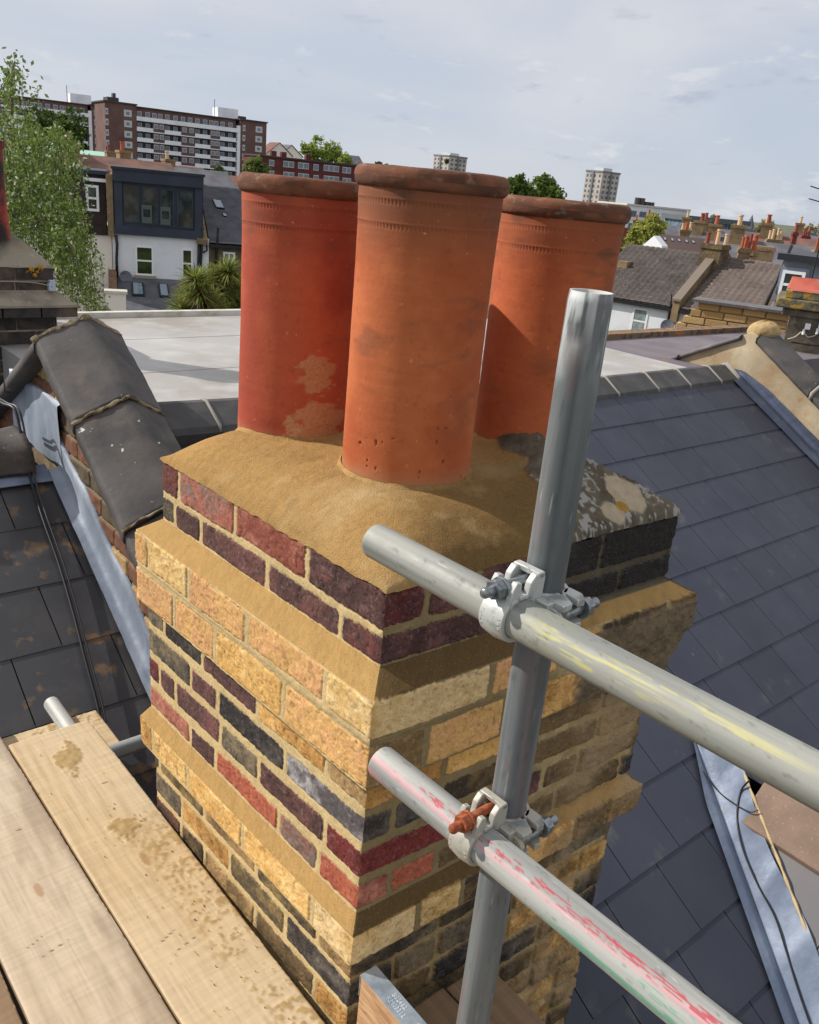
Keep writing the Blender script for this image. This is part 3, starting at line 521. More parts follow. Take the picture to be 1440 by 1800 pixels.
def board(name, label, A, B, wd, side, z, th=.038, seed=0, kind='new', group=None, cat='board'):
    """top face from A to B (2-vectors) with width vector; end grain and edges included"""
    A, B = np.array(A, float), np.array(B, float); L_ = np.linalg.norm(B - A); d = (B - A) / L_; sd_ = np.array(side, float); ns, nw = max(40, int(L_ / .004)), 64
    t = np.linspace(0, L_, ns); q = np.linspace(0, wd, nw); QW, TT = np.meshgrid(q, t)
    Pn = np.stack([TT * 1.2 + seed * 5, QW * 10, TT * 0 + seed], -1)
    rings = TT * 0 + QW * 150 + 9 * fbm(Pn * np.array([.8, .5, 1]), 3, seed) + TT * 1.5
    kx, ky = .62 + .2 * seed, wd * .55; kd = np.hypot((TT - kx) / .09, (QW - ky) / .032); rings = rings + 16 * np.exp(-kd)
    g = np.sin(rings); fine = fbm(np.stack([TT * 7, QW * 190 + 3 * fbm(Pn, 2, 5), TT * 0 + seed], -1), 4, seed + 2); saw = fbm(np.stack([TT * 190, QW * 9, TT * 0], -1), 2, seed + 3)
    big = fbm(np.stack([TT * 3, QW * 7, TT * 0 + seed], -1), 4, seed + 4)
    if kind == 'new': c0, c1 = np.array(S(202, 182, 150)), np.array(S(182, 158, 122))
    elif kind == 'pink': c0, c1 = np.array(S(200, 184, 160)), np.array(S(174, 156, 132))
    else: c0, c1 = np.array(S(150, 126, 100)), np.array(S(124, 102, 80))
    m = sm(-.9, 1.0, g * .30 * sm(-.4, .4, big) + fine * .25 + big * 1.1)[..., None]; C = c0 * (1 - m) + c1 * m; C = C * (1 + .26 * fine + .08 * saw - .28 * sm(.25, .6, fine) + .10 * big)[..., None]
    kn = sm(.33, .22, kd)[..., None]; C = C * (1 - .55 * kn) + np.array(S(140, 92, 52)) * .55 * kn
    zz = np.full_like(TT, z) + .0004 * fine + .0005 * saw
    if kind == 'new':    # spilt mortar and brick dust
        def blob(t0, q0, rt, rq, thr, sc): return sm(0, .22, .35 * fbm(np.stack([TT * 120, QW * 120, TT * 0], -1), 3, 4) + 1 - np.hypot((TT - t0) / rt, (QW - q0) / rq) + 1.0 * fbm(np.stack([TT * sc, QW * sc * 1.3, TT * 0 + 2], -1), 4, seed + 9) - thr)
        k = np.maximum(blob(.16, .10, .11, .05, .32, 22), blob(.50, .13, .06, .05, .40, 30)); hh = k * (.003 + .003 * fbm(np.stack([TT * 70, QW * 70, TT * 0], -1), 3, 3))
        sp2 = sm(.0, .24, fbm(np.stack([TT * 95, QW * 110, TT * 0], -1), 5, 12) + .55 * fbm(np.stack([TT * 9, QW * 9, TT * 0], -1), 2, 13) - .10) * sm(.40, .62, TT) * sm(.10, .17, QW + .03 * big) * 1.0; hh += sp2 * .0018
        k = np.clip(k + sp2, 0, 1); lt = blob(.55, .15, .30, .06, .55, 14) * .35; k = np.maximum(k, lt)
        k = (k * .82)[..., None]; C = C * (1 - k) + np.array(S(158, 130, 84)) * k * (1 + .25 * fbm(np.stack([TT * 90, QW * 90, TT * 0], -1), 3, 14))[..., None]; zz += hh
    if kind == 'pink':
        dirt = sm(.02, .5, (QW / wd - .6) + .4 * fbm(np.stack([TT * 9, QW * 50, TT * 0 + 3], -1), 4, seed + 6))[..., None] * .5; C = C * (1 - dirt) + np.array(S(132, 114, 98)) * dirt
    cr = np.zeros_like(TT)
    for (t0, q0, ln, an) in [(.86 + .1 * seed, .07, .05, .35), (.90 + .1 * seed, .10, .07, .2), (.3 + .3 * seed, .16, .04, .1)]:
        x = (TT - t0) * math.cos(an) + (QW - q0) * math.sin(an); y = -(TT - t0) * math.sin(an) + (QW - q0) * math.cos(an); cr = np.maximum(cr, sm(.0011, .0005, np.abs(x)) * sm(ln / 2, ln / 2 - .01, np.abs(y)))
    C *= (1 - .75 * cr)[..., None]; zz -= .001 * cr
    edge = np.minimum(QW, wd - QW); zz -= .0018 * np.exp(-edge / .0012); wob = .0012 * fbm(np.stack([TT * 8, QW * 0, TT * 0 + seed], -1), 3, 8)
    XY = A + TT[..., None] * d + (QW + wob)[..., None] * sd_
    P = np.concatenate([XY, zz[..., None]], -1)
    # wrap the sheet down the sides and underneath
    def drop(col_, n_, z0, z1): return [np.concatenate([P[:, col_, :2], (P[:, col_, 2] * 0 + zz_)[:, None]], -1) for zz_ in np.linspace(z0, z1, n_)]
    Ls = drop(0, 5, z - th, z - .002); Rs = drop(-1, 5, z - .002, z - th); PW = np.stack(Ls + [P[:, i] for i in range(nw)] + Rs, 1)
    cs = lambda c_, i: c_ * (.92 + .1 * fbm(np.stack([t * 20, t * 0 + i * 3, t * 0], -1), 3, 2))[:, None] * np.array([.95, .9, .85])
    CW = np.stack([cs(C[:, 0] * 0 + c1, i) for i in range(5)] + [C[:, i] for i in range(nw)] + [cs(C[:, -1] * 0 + c1, i) for i in range(5)], 1)
    # end caps: repeat the first and last ring collapsed to the bottom
    e0 = PW[:1].copy(); e0[..., 2] = np.minimum(e0[..., 2], z - th); e1_ = PW[-1:].copy(); e1_[..., 2] = z - th
    PW = np.concatenate([e0, PW, e1_]); CW = np.concatenate([CW[:1] * .8, CW, CW[-1:] * .8])
    mw = mat('sawn_timber', (1, 1, 1), .85, vcol=True, spec=.2, bumps=[(500, .25, .0008)])
    o = grid(name, PW, mw, None, np.clip(CW, .01, .85), closed=True, smooth=False); meta(o, label, cat, group); return o
w2 = lambda u, v: (W(u, v, 0).x, W(u, v, 0).y)
u2 = (U3.x, U3.y); v2 = (V3.x, V3.y)
a0 = atz(15, 1310, -1.58); a1 = atz(160, 1270, -1.58); b0 = atz(320, 1800, -1.58); b1 = atz(580, 1800, -1.58); dd = np.array([b0.x - a0.x, b0.y - a0.y]); dd /= np.linalg.norm(dd); sdv = np.array([-dd[1], dd[0]]); sdv = sdv if sdv @ np.array([a1.x - a0.x, a1.y - a0.y]) > 0 else -sdv
a0n = np.array([a0.x, a0.y]); G_B = 'scaffold boards of the platform'
board('scaffold_board', 'pale new scaffold board splashed with sandy mortar beside the chimney', a0n, a0n + dd * 3.2, .228, sdv, -1.58, seed=0, group=G_B); crumbs(bpy.data.objects['scaffold_board'], a0n, dd, sdv, .228, -1.579, 110, 4)
board('scaffold_board', 'pinkish weathered scaffold board at the lower left edge of the photo', a0n - sdv * .233 - dd * .25, a0n - sdv * .233 + dd * 3.2, .228, sdv, -1.583, seed=1, kind='pink', group=G_B)
board('scaffold_board', 'third scaffold board glimpsed in the bottom left corner beyond the pinkish one', a0n - sdv * .470 - dd * .25, a0n - sdv * .470 + dd * 3.2, .228, sdv, -1.585, seed=2, kind='grey', group=G_B)
tb = atz(213, 1307, -1.667); sda = np.array(u2)
p_end = np.array([tb.x, tb.y]); board('scaffold_board', 'short cross board under the far ends of the platform boards', p_end - sda * 1.3, p_end, .21, np.array(v2), -1.667, seed=1, kind='new', group=G_B)
m_x = angfix(lambda a, b, c: zinc(a, b, c, (150, 152, 150), (186, 186, 180), 44))
p = atz(90, 1236, -1.642); t = thing('scaffold_tube', 'open end of a scaffold tube poking out under the platform board ends', 'scaffold tube', p); tube_grid('tube', p, p - V3 * 2.6, Z3, m_x, t)
p = atz(240, 1308, -1.69); p = p + U3 * .35; t = thing('scaffold_tube', 'grey scaffold tube running under the platform towards the chimney', 'scaffold tube', p); tube_grid('tube', p - U3 * .12, p - U3 * 1.6, Z3, angfix(lambda a, b, c: zinc(a, b, c, (122, 128, 130), (146, 150, 150), 47)), t)
# boards on the near side of the chimney, in its shade
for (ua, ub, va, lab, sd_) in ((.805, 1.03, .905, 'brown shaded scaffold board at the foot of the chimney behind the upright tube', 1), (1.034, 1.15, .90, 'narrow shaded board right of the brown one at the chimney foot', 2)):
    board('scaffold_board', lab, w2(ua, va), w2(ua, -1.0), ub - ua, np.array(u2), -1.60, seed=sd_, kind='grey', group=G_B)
# edge board with its galvanised end band
p = atz(630, 1717, -1.385); q = Vector((p.x, p.y, 0)); q = q + U3 * .006; eb = thing('edge_board', 'upright timber edge board capped by an embossed galvanised end band', 'board', (q.x, q.y, -1.585))
n1, n2, n3 = 60, 30, 10; X_ = -V3
mw = mat('edge_timber', S(196, 160, 122), .85, layers=[dict(c=S(160, 122, 88), s=14, lo=.42, hi=.62, st=(1, 1, 7)), dict(c=S(120, 88, 62), s=40, lo=.62, hi=.7, st=(1, 1, 5), f=.6)], bumps=[(90, .4, .002, (1, 1, 8))])
mb = MB(); mb.box(q + Z3 * -1.582, U3 * .036, X_ * 1.2, Z3 * .195); mb.build('timber', mw, eb, bevel=.002)
mz = mat('galvanised_band', S(176, 190, 202), .38, .55, layers=[dict(c=S(130, 146, 160), s=30, lo=.45, hi=.65, f=.7)], bumps=[(120, .2, .001)])
mb = MB(); b0 = q + Z3 * -1.3868 + U3 * -.0008 - X_ * .0012; mb.box(b0, U3 * .0376, X_ * .235, Z3 * .0014); mb.box(b0 + Z3 * -.05, U3 * .0376, X_ * .0012, Z3 * .05); band = mb.build('end_band', mz, eb)
tx = MB()
for txt, uo, so_ in (('BS2482', .0255, .085), ('KM03312', .0125, .090)):
    v, f = text_verts(txt, .0125, .0006); zt = -1.3852
    tx.add([Vector((q.x, q.y, 0)) + U3 * (uo + p_.y * -1 * -1) + X_ * (so_ + p_.x) + Z3 * (zt + p_.z) for p_ in v], f)
hp = [(0, -.011), (.011, .0), (.011, .006), (.006, .010), (0, .005), (-.006, .010), (-.011, .006), (-.011, .0)]
tx.tube([Vector((q.x, q.y, 0)) + U3 * (.018 + y) + X_ * (.150 + x) + Z3 * -1.385 for x, y in hp + hp[:1]], .0008, 6)
tx.build('embossed_lettering', mat('band_lettering', S(214, 222, 228), .4, .5), band)
# ------------------------------------------------------------------ roofs of our own terrace
NZ = Z3 * math.cos(R(30)) - V3 * math.sin(R(30)); DV = -V3 * math.cos(R(30)) - Z3 * math.sin(R(30))
def on_roof(u, d, k, h=0): return U3 * u + DV * d + NZ * (h - k)
def onp(px, py, k, h=0): r = ray(px, py); return r * ((h - k) / r.dot(NZ))
def slates(name, k, u0, u1, d0, dref, d1, ex, wd, ph, m, parent, clip=None, jit=.10, seed=0):
    rg = np.random.default_rng(seed); mb = MB(); j0 = int(math.floor((d0 - dref) / ex)); j = j0
    while dref + j * ex < d1:
        db = dref + (j + 1) * ex; dt = db - ex; off = ph + (wd / 2 if j % 2 else 0); u = off + math.floor((u0 - off) / wd) * wd
        while u < u1:
            a, b = max(u, u0) + .0022, min(u + wd, u1) - .0022
            if b - a > .02:
                c = 1 + jit * (rg.random() * 2 - 1); hh = .0007 * rg.random(); tw = .0012 * (rg.random() - .5); cc = (c, c * (1 + .02 * (rg.random() - .5)), c * (1 + .03 * (rg.random() - .5)))
                dbj = db + .002 * (rg.random() - .5)
                q = [on_roof(a, dt - .01, k, .0005), on_roof(b, dt - .01, k, .0005), on_roof(b, dbj, k, .0040 + hh + tw), on_roof(a, dbj, k, .0040 + hh - tw)]
                lo = [p - NZ * .0036 for p in q]
                if clip is None or clip((a + b) / 2, db): mb.add(q + lo, [(0, 3, 2, 1), (4, 5, 6, 7), (0, 4, 7, 3), (1, 2, 6, 5), (0, 1, 5, 4)], cc) if 0 else (mb.add(q + lo, [(0, 3, 2, 1), (4, 5, 6, 7), (0, 4, 7, 3), (1, 2, 6, 5), (0, 1, 5, 4)], cc), mb.add([q[3], q[2], lo[2], lo[3]], [(3, 2, 1, 0)], tuple(x * 2.4 for x in cc)))
            u += wd
        j += 1
    ub = MB(); ub.add([on_roof(u0, d0, k, -.004), on_roof(u1, d0, k, -.004), on_roof(u1, d1, k, -.004), on_roof(u0, d1, k, -.004)], [(0, 1, 2, 3)]); ub.build('roof_underlay', mat('dark_underlay', (.008, .008, .010), .9), parent)
    return mb.build(name, m, parent, recalc=True)
def vmat(name, base, rough, bumps=(), layers=(), spec=.4, rl=()):   # tint = vertex colour x base
    m = mat(name, base, rough, bumps=bumps, layers=layers, spec=spec, rl=rl); t = m.node_tree; p = t.nodes['Principled BSDF']; src = p.inputs['Base Color'].links[0].from_socket
    a = t.nodes.new('ShaderNodeVertexColor'); a.layer_name = 'Col'; mx = t.nodes.new('ShaderNodeMix'); mx.data_type = 'RGBA'; mx.blend_type = 'MULTIPLY'; mx.inputs[0].default_value = 1
    t.links.new(src, mx.inputs[6]); t.links.new(a.outputs[0], mx.inputs[7]); t.links.new(mx.outputs[2], p.inputs['Base Color']); return m
m_slR = vmat('new_slate', S(54, 58, 71), .50, bumps=[(60, .12, .002), (400, .15, .0006)], layers=[dict(c=S(68, 72, 84), s=2.2, lo=.35, hi=.7, f=.55), dict(c=S(150, 148, 140), s=26, lo=.74, hi=.80, f=.5), dict(c=S(112, 108, 102), s=7, lo=.62, hi=.74, f=.35, st=(1, 1, 1))], spec=.4, rl=(6, .48, .68))
m_slL = vmat('old_slate', S(58, 58, 62), .42, bumps=[(40, .2, .003), (300, .25, .0010)], layers=[dict(c=S(88, 84, 82), s=5, lo=.48, hi=.72, f=.6), dict(c=S(118, 92, 66), s=11, lo=.585, hi=.66, st=(1, 1, .7), f=.8), dict(c=S(196, 196, 190), s=45, lo=.74, hi=.78, f=.8)], spec=.5, rl=(8, .30, .6))
m_wallb = mat('stock_brick_wall', S(132, 112, 84), .9, layers=[dict(c=S(96, 84, 68), s=3, lo=.4, hi=.65), dict(c=S(160, 136, 98), s=16, lo=.55, hi=.7, f=.6)], bumps=[(30, .5, .01)])
# right-hand house
hr = thing('terraced_house', 'nearest house with a dark blue slate slope and pale flat roof beyond its ridge', 'house', W(3.5, 3.2, -10))
mb = MB(); mb.prism([W(1.30, -2.2, -10), W(1.30, 5.75, -10), W(1.30, 5.75, -1.3), W(1.30, 3.2, -1.3), W(1.30, 3.0, -1.35), W(1.30, -2.2, -4.2)], U3 * 4.38); mb.build('wall', m_wallb, hr)
slates('slate_slope', 2.45, 1.22, 5.62, -2.06, .323, 5.2, .245, .2915, 2.203, m_slR, hr, seed=5)
mrid = mat('ridge_tile_grey', S(70, 68, 68), .7, layers=[dict(c=S(88, 86, 84), s=9, lo=.45, hi=.7)], bumps=[(160, .2, .001)])
mmo = mat('pale_joint', S(150, 145, 136), .9, bumps=[(200, .3, .001)])
zr_ = lambda u: -.978 + max(0, 4.0 - u) * .030
edges = [1.30, 1.62, 2.06, 2.50, 2.94, 3.385, 3.83, 4.285, 4.693, 5.052, 5.43, 5.66]
for i in range(len(edges) - 1):
    a, b = edges[i] + .006, edges[i + 1] - .006; mb = MB(); za, zb_ = zr_(a), zr_(b)
    f = lambda u, z0: [W(u, 3.035, z0 - .100), W(u, 3.045, z0 - .072), W(u, 3.165, z0), W(u, 3.20, z0), W(u, 3.32, z0 - .075), W(u, 3.30, z0 - .10), W(u, 3.18, z0 - .022), W(u, 3.06, z0 - .10)]
    A_, B_ = f(a, za), f(b, zb_); mb.add(A_ + B_, [tuple(range(8)), tuple(range(8, 16))[::-1]] + [(k, (k + 1) % 8, 8 + (k + 1) % 8, 8 + k) for k in range(8)]); mb.build('ridge_tile', mrid, hr, bevel=.003)
for e in edges[1:-1]:
    mb = MB(); z0 = zr_(e); mb.tube([W(e, 3.040, z0 - .097), W(e, 3.043, z0 - .072), W(e, 3.165, z0 + .001), W(e, 3.20, z0 + .001), W(e, 3.31, z0 - .073)], .0075, 6); mb.build('mortar_joint', mmo, hr, smooth=True)
mb = MB(); mb.tube([W(5.665, 3.04, -1.085), W(5.665, 3.05, -1.05), W(5.665, 3.165, -.975), W(5.665, 3.3, -1.05)], .022, 8)
mb.build('mortar_joint', mmo, hr, smooth=True)
mfl = mat('pale_flat_roof', S(172, 169, 165), .5, layers=[dict(c=S(140, 132, 120), s=1.3, lo=.42, hi=.70, f=.8, st=(1, 1, 1)), dict(c=S(190, 190, 188), s=4, lo=.5, hi=.7, f=.6), dict(c=S(130, 122, 108), s=9, lo=.66, hi=.8, f=.4)], bumps=[(5, .25, .01), (60, .1, .001)], spec=.4, rl=(3, .3, .6))
mb = MB(); mb.bbox(1.30, 5.34, 3.22, 5.74, -1.35, -1.0); mb.build('flat_roof', mfl, hr)
for v_ in (4.1, 4.95): mb = MB(); mb.bbox(1.3, 5.34, v_, v_ + .012, -1.0, -.998); mb.build('roof_seam', mfl, hr)
mb = MB()
mb.bbox(1.30, 5.34, 5.70, 5.76, -1.35, -.965); mb.build('roof_trim', mat('pale_trim', S(205, 200, 190), .6, layers=[dict(c=S(150, 140, 120), s=6, lo=.5, hi=.7)]), hr)
mpg = mat('asphalt_roof', S(104, 96, 104), .8, layers=[dict(c=S(124, 116, 120), s=2, lo=.4, hi=.7), dict(c=S(132, 100, 72), s=6, lo=.62, hi=.7, f=.7)], bumps=[(80, .3, .003)])
# rear wing on the right, with valley leadwork
V0 = W(2.898, 1.373, -2.036); vd = W(-.427, -.761, -.440); sl = 1.03
mb = MB(); t_ = 3.7; Pz = lambda t, du=0: V0 + vd * t + U3 * du + Z3 * (sl * du)
top = lambda v_: W(2.80, v_, -2.137)
rg = np.random.default_rng(3); mbs = MB()
ns_ = 15; nrm = (V3.cross(U3 + Z3 * sl)).normalized(); nrm = nrm if nrm.z > 0 else -nrm; sld = (U3 + Z3 * sl).normalized(); Lr = .245
for j in range(14):
    za = -2.137 - Lr * math.sin(math.atan(sl)) * j; zb_ = za - Lr * math.sin(math.atan(sl)); ua = 2.80 - (-2.137 - za) / sl; ub = 2.80 - (-2.137 - zb_) / sl
    vv = 1.25 - (j % 2) * .145
    while vv > -2.6:
        a, b = vv - .002, vv - .29
        tv = lambda z: (V0.dot(V3)) + vd.dot(V3) * ((z - V0.z) / vd.z)      # valley position at this height
        lim = tv((za + zb_) / 2) + .02
        if b < lim:
            a = min(a, lim)
            q = [W(ua, a, za), W(ua, b, za), W(ub, b, zb_), W(ub, a, zb_)]; q = [q[0], q[1], q[2] + nrm * .010, q[3] + nrm * .010]; c = 1 + .1 * (rg.random() * 2 - 1)
            mbs.add(q + [p - nrm * .006 for p in q], [(0, 1, 2, 3), (7, 6, 5, 4), (3, 2, 6, 7), (0, 3, 7, 4), (1, 5, 6, 2)], (c, c, c))
        vv -= .292
rw = thing('rear_wing', 'slate roofed rear wing with lead valley joining the blue slate slope', 'house wing', W(3.0, .2, -10))
m_slW = vmat('wing_slate', S(104, 102, 104), .5, bumps=[(60, .12, .002)], layers=[dict(c=S(124, 120, 118), s=3, lo=.4, hi=.7, f=.6)])
mbs.build('slate_slope', m_slW, rw)
mb = MB(); mb.prism([W(1.45, -2.5, -10), W(4.55, -2.5, -10), W(4.55, -2.5, -3.75), W(2.95, -2.5, -2.14), W(1.45, -2.5, -3.68)], V3 * 1.2); mb.build('wall', m_wallb, rw)
mb = MB(); mb.add([W(2.95, 1.6, -2.05), W(2.95, -2.6, -2.05), W(4.6, -2.6, -3.75), W(4.6, 1.6, -3.75)], [(0, 1, 2, 3)]); mb.build('far_slope', m_slR if False else mat('plain_slate', S(84, 84, 92), .6, bumps=[(30, .3, .004)]), rw)
mrb = mat('brown_ridge', S(134, 112, 96), .8, layers=[dict(c=S(112, 94, 82), s=6, lo=.4, hi=.7), dict(c=S(168, 150, 132), s=90, lo=.6, hi=.72, f=.5)], bumps=[(250, .4, .002)])
for i in range(9):
    a, b = 1.09 - .46 * i, 1.09 - .46 * (i + 1) + .010; mb = MB()
    f = lambda v_: [W(2.786, v_, -2.150), W(2.780, v_, -2.128), W(2.93, v_, -1.985), W(2.97, v_, -1.985), W(3.12, v_, -2.13), W(3.11, v_, -2.15), W(2.95, v_, -2.01)]
    A_, B_ = f(a), f(b); mb.add(A_ + B_, [tuple(range(7)), tuple(range(7, 14))[::-1]] + [(k, (k + 1) % 7, 7 + (k + 1) % 7, 7 + k) for k in range(7)]); mb.build('ridge_tile', mrb, rw, bevel=.003)
mlead = mat('lead_sheet', S(104, 116, 136), .6, .1, layers=[dict(c=S(140, 152, 170), s=5, lo=.45, hi=.7, f=.8, st=(1, 1, .5)), dict(c=S(96, 104, 122), s=11, lo=.55, hi=.7, f=.7), dict(c=S(150, 140, 122), s=20, lo=.66, hi=.72, f=.5)], bumps=[(9, .5, .012), (60, .2, .002)], rl=(9, .45, .7))
m = 90; T = np.linspace(-.10, 3.4, m); rows = []
for t in T:
    wn = .004 * math.sin(t * 23) + .003 * math.sin(t * 51 + 1); wr = .125 + .012 * math.sin(t * 9) if t > .15 else .125 * max(.02, (t + .12) / .27)
    c = Pz(t); l1 = c + (U3 * -.055) + NZ * .014 + Z3 * 0; lk = V0 + vd * t
    wl = .075 if t > .2 else .075 * max(.05, (t + .12) / .32)
    onmain = lambda du: on_roof((lk + U3 * -du).dot(U3), (lk).dot(DV) * 1.0, 2.45, .018)
    pts = [onmain(wl), onmain(wl * .55), onmain(.012), lk + Z3 * .010, Pz(t, .02) + nrm * .016]
    pts += [Pz(t, wr * f) + nrm * (.017 + wn * f * 1.5) for f in (.35, .6, .85, 1.0)]
    rows.append([npv(p) for p in pts])
P = np.array(rows); P += (.0016 * fbm(P * 20, 3, 5))[..., None] * npv(nrm)
o = grid('valley_lead', P, mlead, rw)
mb = MB(); mb.tube([Pz(t, .128 if t > .15 else .125 * (t + .12) / .27) + nrm * (.018 + .003 * math.sin(t * 40)) for t in np.linspace(.2, .86, 60)], [.005 + .0015 * math.sin(i * .9) for i in range(60)], 8); mb.build('mortar_bead', mat('cream_mortar', S(190, 166, 126), .9, bumps=[(90, .5, .004)]), rw)
def wire(name, pts, r, col_, label, cat='cable', rough=.4):
    mb = MB(); P = [Vector(p) for p in pts]; Q = []
    for i in range(len(P) - 1):
        p0, p1, p2, p3 = P[max(i - 1, 0)], P[i], P[i + 1], P[min(i + 2, len(P) - 1)]
        for k in range(8): t = k / 8; Q.append(.5 * ((2 * p1) + (-p0 + p2) * t + (2 * p0 - 5 * p1 + 4 * p2 - p3) * t * t + (-p0 + 3 * p1 - 3 * p2 + p3) * t ** 3))
    mb.tube(Q + [P[-1]], r, 8); o = mb.build(name, mat('cable_' + '_'.join(str(x) for x in col_), S(*col_), rough), None, smooth=True); meta(o, label, cat); return o
def rw_pt(px, py, h=.022): r = ray(px, py); q = r * ((V0 + nrm * h).dot(nrm) / r.dot(nrm)); return q
wire('cable', [rw_pt(1318, 1372, .05), rw_pt(1303, 1390), rw_pt(1296, 1430), rw_pt(1304, 1485), rw_pt(1330, 1550), rw_pt(1362, 1610), rw_pt(1382, 1670), rw_pt(1402, 1735), rw_pt(1428, 1810), rw_pt(1450, 1870)], .0035, (22, 22, 26), 'black cable lying along the lead valley at the lower right')
wire('cable', [rw_pt(1236, 1356, .03), rw_pt(1262, 1390, .026), rw_pt(1290, 1412, .024), rw_pt(1318, 1427, .03), rw_pt(1333, 1424, .035)], .0025, (28, 28, 30), 'thin black wire crossing the top of the lead valley', 'wire')

# left-hand house
KL = 2.70
hl = thing('terraced_house', 'next-door house on the left with stained old dark slates', 'house', W(-1.2, 3.4, -10))
slates('slate_slope', KL, -3.4, 1.055, -2.25, -1.776 + .263 * 4, 3.2, .263, .335, .826, m_slL, hl, jit=.16, seed=8)
mb = MB(); mb.prism([W(-3.4, -1.4, -10), W(-3.4, 5.6, -10), W(-3.4, 5.6, -1.5), W(-3.4, 3.4, -1.35), W(-3.4, 3.3, -1.42), W(-3.4, -1.4, -4.1)], U3 * 4.45); mb.build('wall', m_wallb, hl)
mrl = mat('old_ridge_tile', S(92, 86, 82), .8, layers=[dict(c=S(66, 62, 60), s=7, lo=.4, hi=.65), dict(c=S(176, 172, 162), s=30, lo=.66, hi=.74, f=.7), dict(c=S(136, 100, 78), s=12, lo=.62, hi=.72, f=.5)], bumps=[(50, .5, .006)])
for i in range(9):
    b = .965 - .455 * i; a = b - .445; n_ = 14; PP_ = []
    for u_ in np.linspace(a, b, 20):
        fl = 1 + .10 * max(0, (u_ - b + .08) / .08); PP_.append([npv(W(u_, 3.47 - .16 * fl * math.cos(x), -1.16 + .115 * fl * math.sin(x) ** .8)) for x in np.linspace(-.0, PI, n_)])
    P = np.array(PP_); P2 = P.copy(); P2[..., 2] -= .016; Pf = np.concatenate([P, P2[:, ::-1]], 1); cap0 = np.concatenate([P2[:1], P2[:1, ::-1]], 1); cap1 = np.concatenate([P2[-1:], P2[-1:, ::-1]], 1)
    grid('ridge_tile', np.concatenate([cap0, Pf, cap1]), mrl, hl, closed=True)
mb = MB(); q = [on_roof(-3.4, -2.33, KL, .016), on_roof(1.02, -2.33, KL, .016), on_roof(1.02, -2.235, KL, .022), on_roof(-3.4, -2.235, KL, .022)]; mb.add(q + [p - NZ * .004 for p in q], [(0, 1, 2, 3), (4, 5, 6, 7), (2, 3, 7, 6)])
mb.build('lead_strip', mlead, hl)
mb = MB(); mb.bbox(-3.4, 1.05, 3.62, 5.6, -1.42, -1.22); mb.build('flat_roof', mat('dark_felt', S(70, 78, 96), .5, layers=[dict(c=S(54, 58, 70), s=3, lo=.4, hi=.7)], bumps=[(20, .3, .005)]), hl)
mb = MB(); mb.tube([W(-3.4, 3.44, -1.06), W(.97, 3.44, -1.06)], .02, 8)
# party parapet between the two houses
pw = thing('parapet_wall', 'party parapet with lichen-specked dark saddleback copings left of the chimney', 'parapet', W(1.2, 3.35, -3))
zc = lambda v_: -.66 - .577 * abs(3.35 - v_)
def relief_wall(name, u_, va, vb, zt, zb_, sgn, parent, seed):
    nv, nz2 = int((vb - va) / .006), 110; VV, TT = np.meshgrid(np.linspace(va, vb, nv), np.linspace(0, 1, nz2)); ztop = np.vectorize(zt)(VV[0])[None]; zbot = np.vectorize(zb_)(VV[0])[None]; ZZ = ztop + (zbot - ztop) * TT
    hh = ZZ; row = np.floor(hh / .078); fh = hh / .078 - row; vs = VV / .225 + (row % 2) * .5 + .03 * fbm(np.stack([VV * 9, hh * 9, VV * 0], -1), 2, seed); colx = np.floor(vs); fv = vs - colx
    nn = fbm(np.stack([VV * 30, hh * 30, VV * 0 + seed], -1), 4, seed); e = np.minimum(np.minimum(fv, 1 - fv) * .225, np.minimum(fh, 1 - fh) * .078) + .002 * nn
    b = sm(.005, .0075, e); hsh = noise3(np.stack([colx * 7.3, row * 3.7, colx * 0 + seed], -1) + .37, seed); pal = np.array([S(*C_[k]) for k in ('OB', 'GB', 'RB', 'TN', 'DP', 'OC')]); idx = np.clip(((hsh + 1) * 3).astype(int), 0, 5); C = pal[idx] * (1 + .35 * nn)[..., None]
    mo = np.array(S(128, 116, 92)) * (1 + .3 * nn)[..., None]; C = C * b[..., None] + mo * (1 - b[..., None]); dsp = sgn * (b * (.008 + .005 * nn) - (1 - b) * .004)
    P = np.array([npv(U3)])[0] * (u_ + dsp)[..., None] + npv(V3) * VV[..., None] + np.array([0, 0, 1.]) * ZZ[..., None]
    return grid(name, P, m_brick, parent, np.clip(C, .01, .8))
relief_wall('brickwork', 1.085, 1.75, 4.9, lambda v_: zc(v_) - .05, lambda v_: min((.5 * v_ - KL) / .866 - .02, zc(v_) - .3), -1, pw, 4)
mb = MB(); mb.prism([W(1.09, 1.75, zc(1.75) - .06), W(1.09, 3.35, zc(3.35) - .06), W(1.09, 5.2, zc(5.2) - .06), W(1.09, 5.2, -3.2), W(1.09, 1.75, -3.2)], U3 * .21); mb.build('core', m_wallb, pw)
mcop = mat('dark_coping', S(84, 80, 78), .75, layers=[dict(c=S(60, 58, 58), s=4, lo=.4, hi=.65), dict(c=S(104, 94, 86), s=9, lo=.5, hi=.7, f=.6), dict(c=S(212, 212, 206), s=24, lo=.70, hi=.73, f=.9), dict(c=S(206, 206, 200), s=80, lo=.72, hi=.75, f=.8)], bumps=[(26, .35, .006), (240, .3, .0015)])
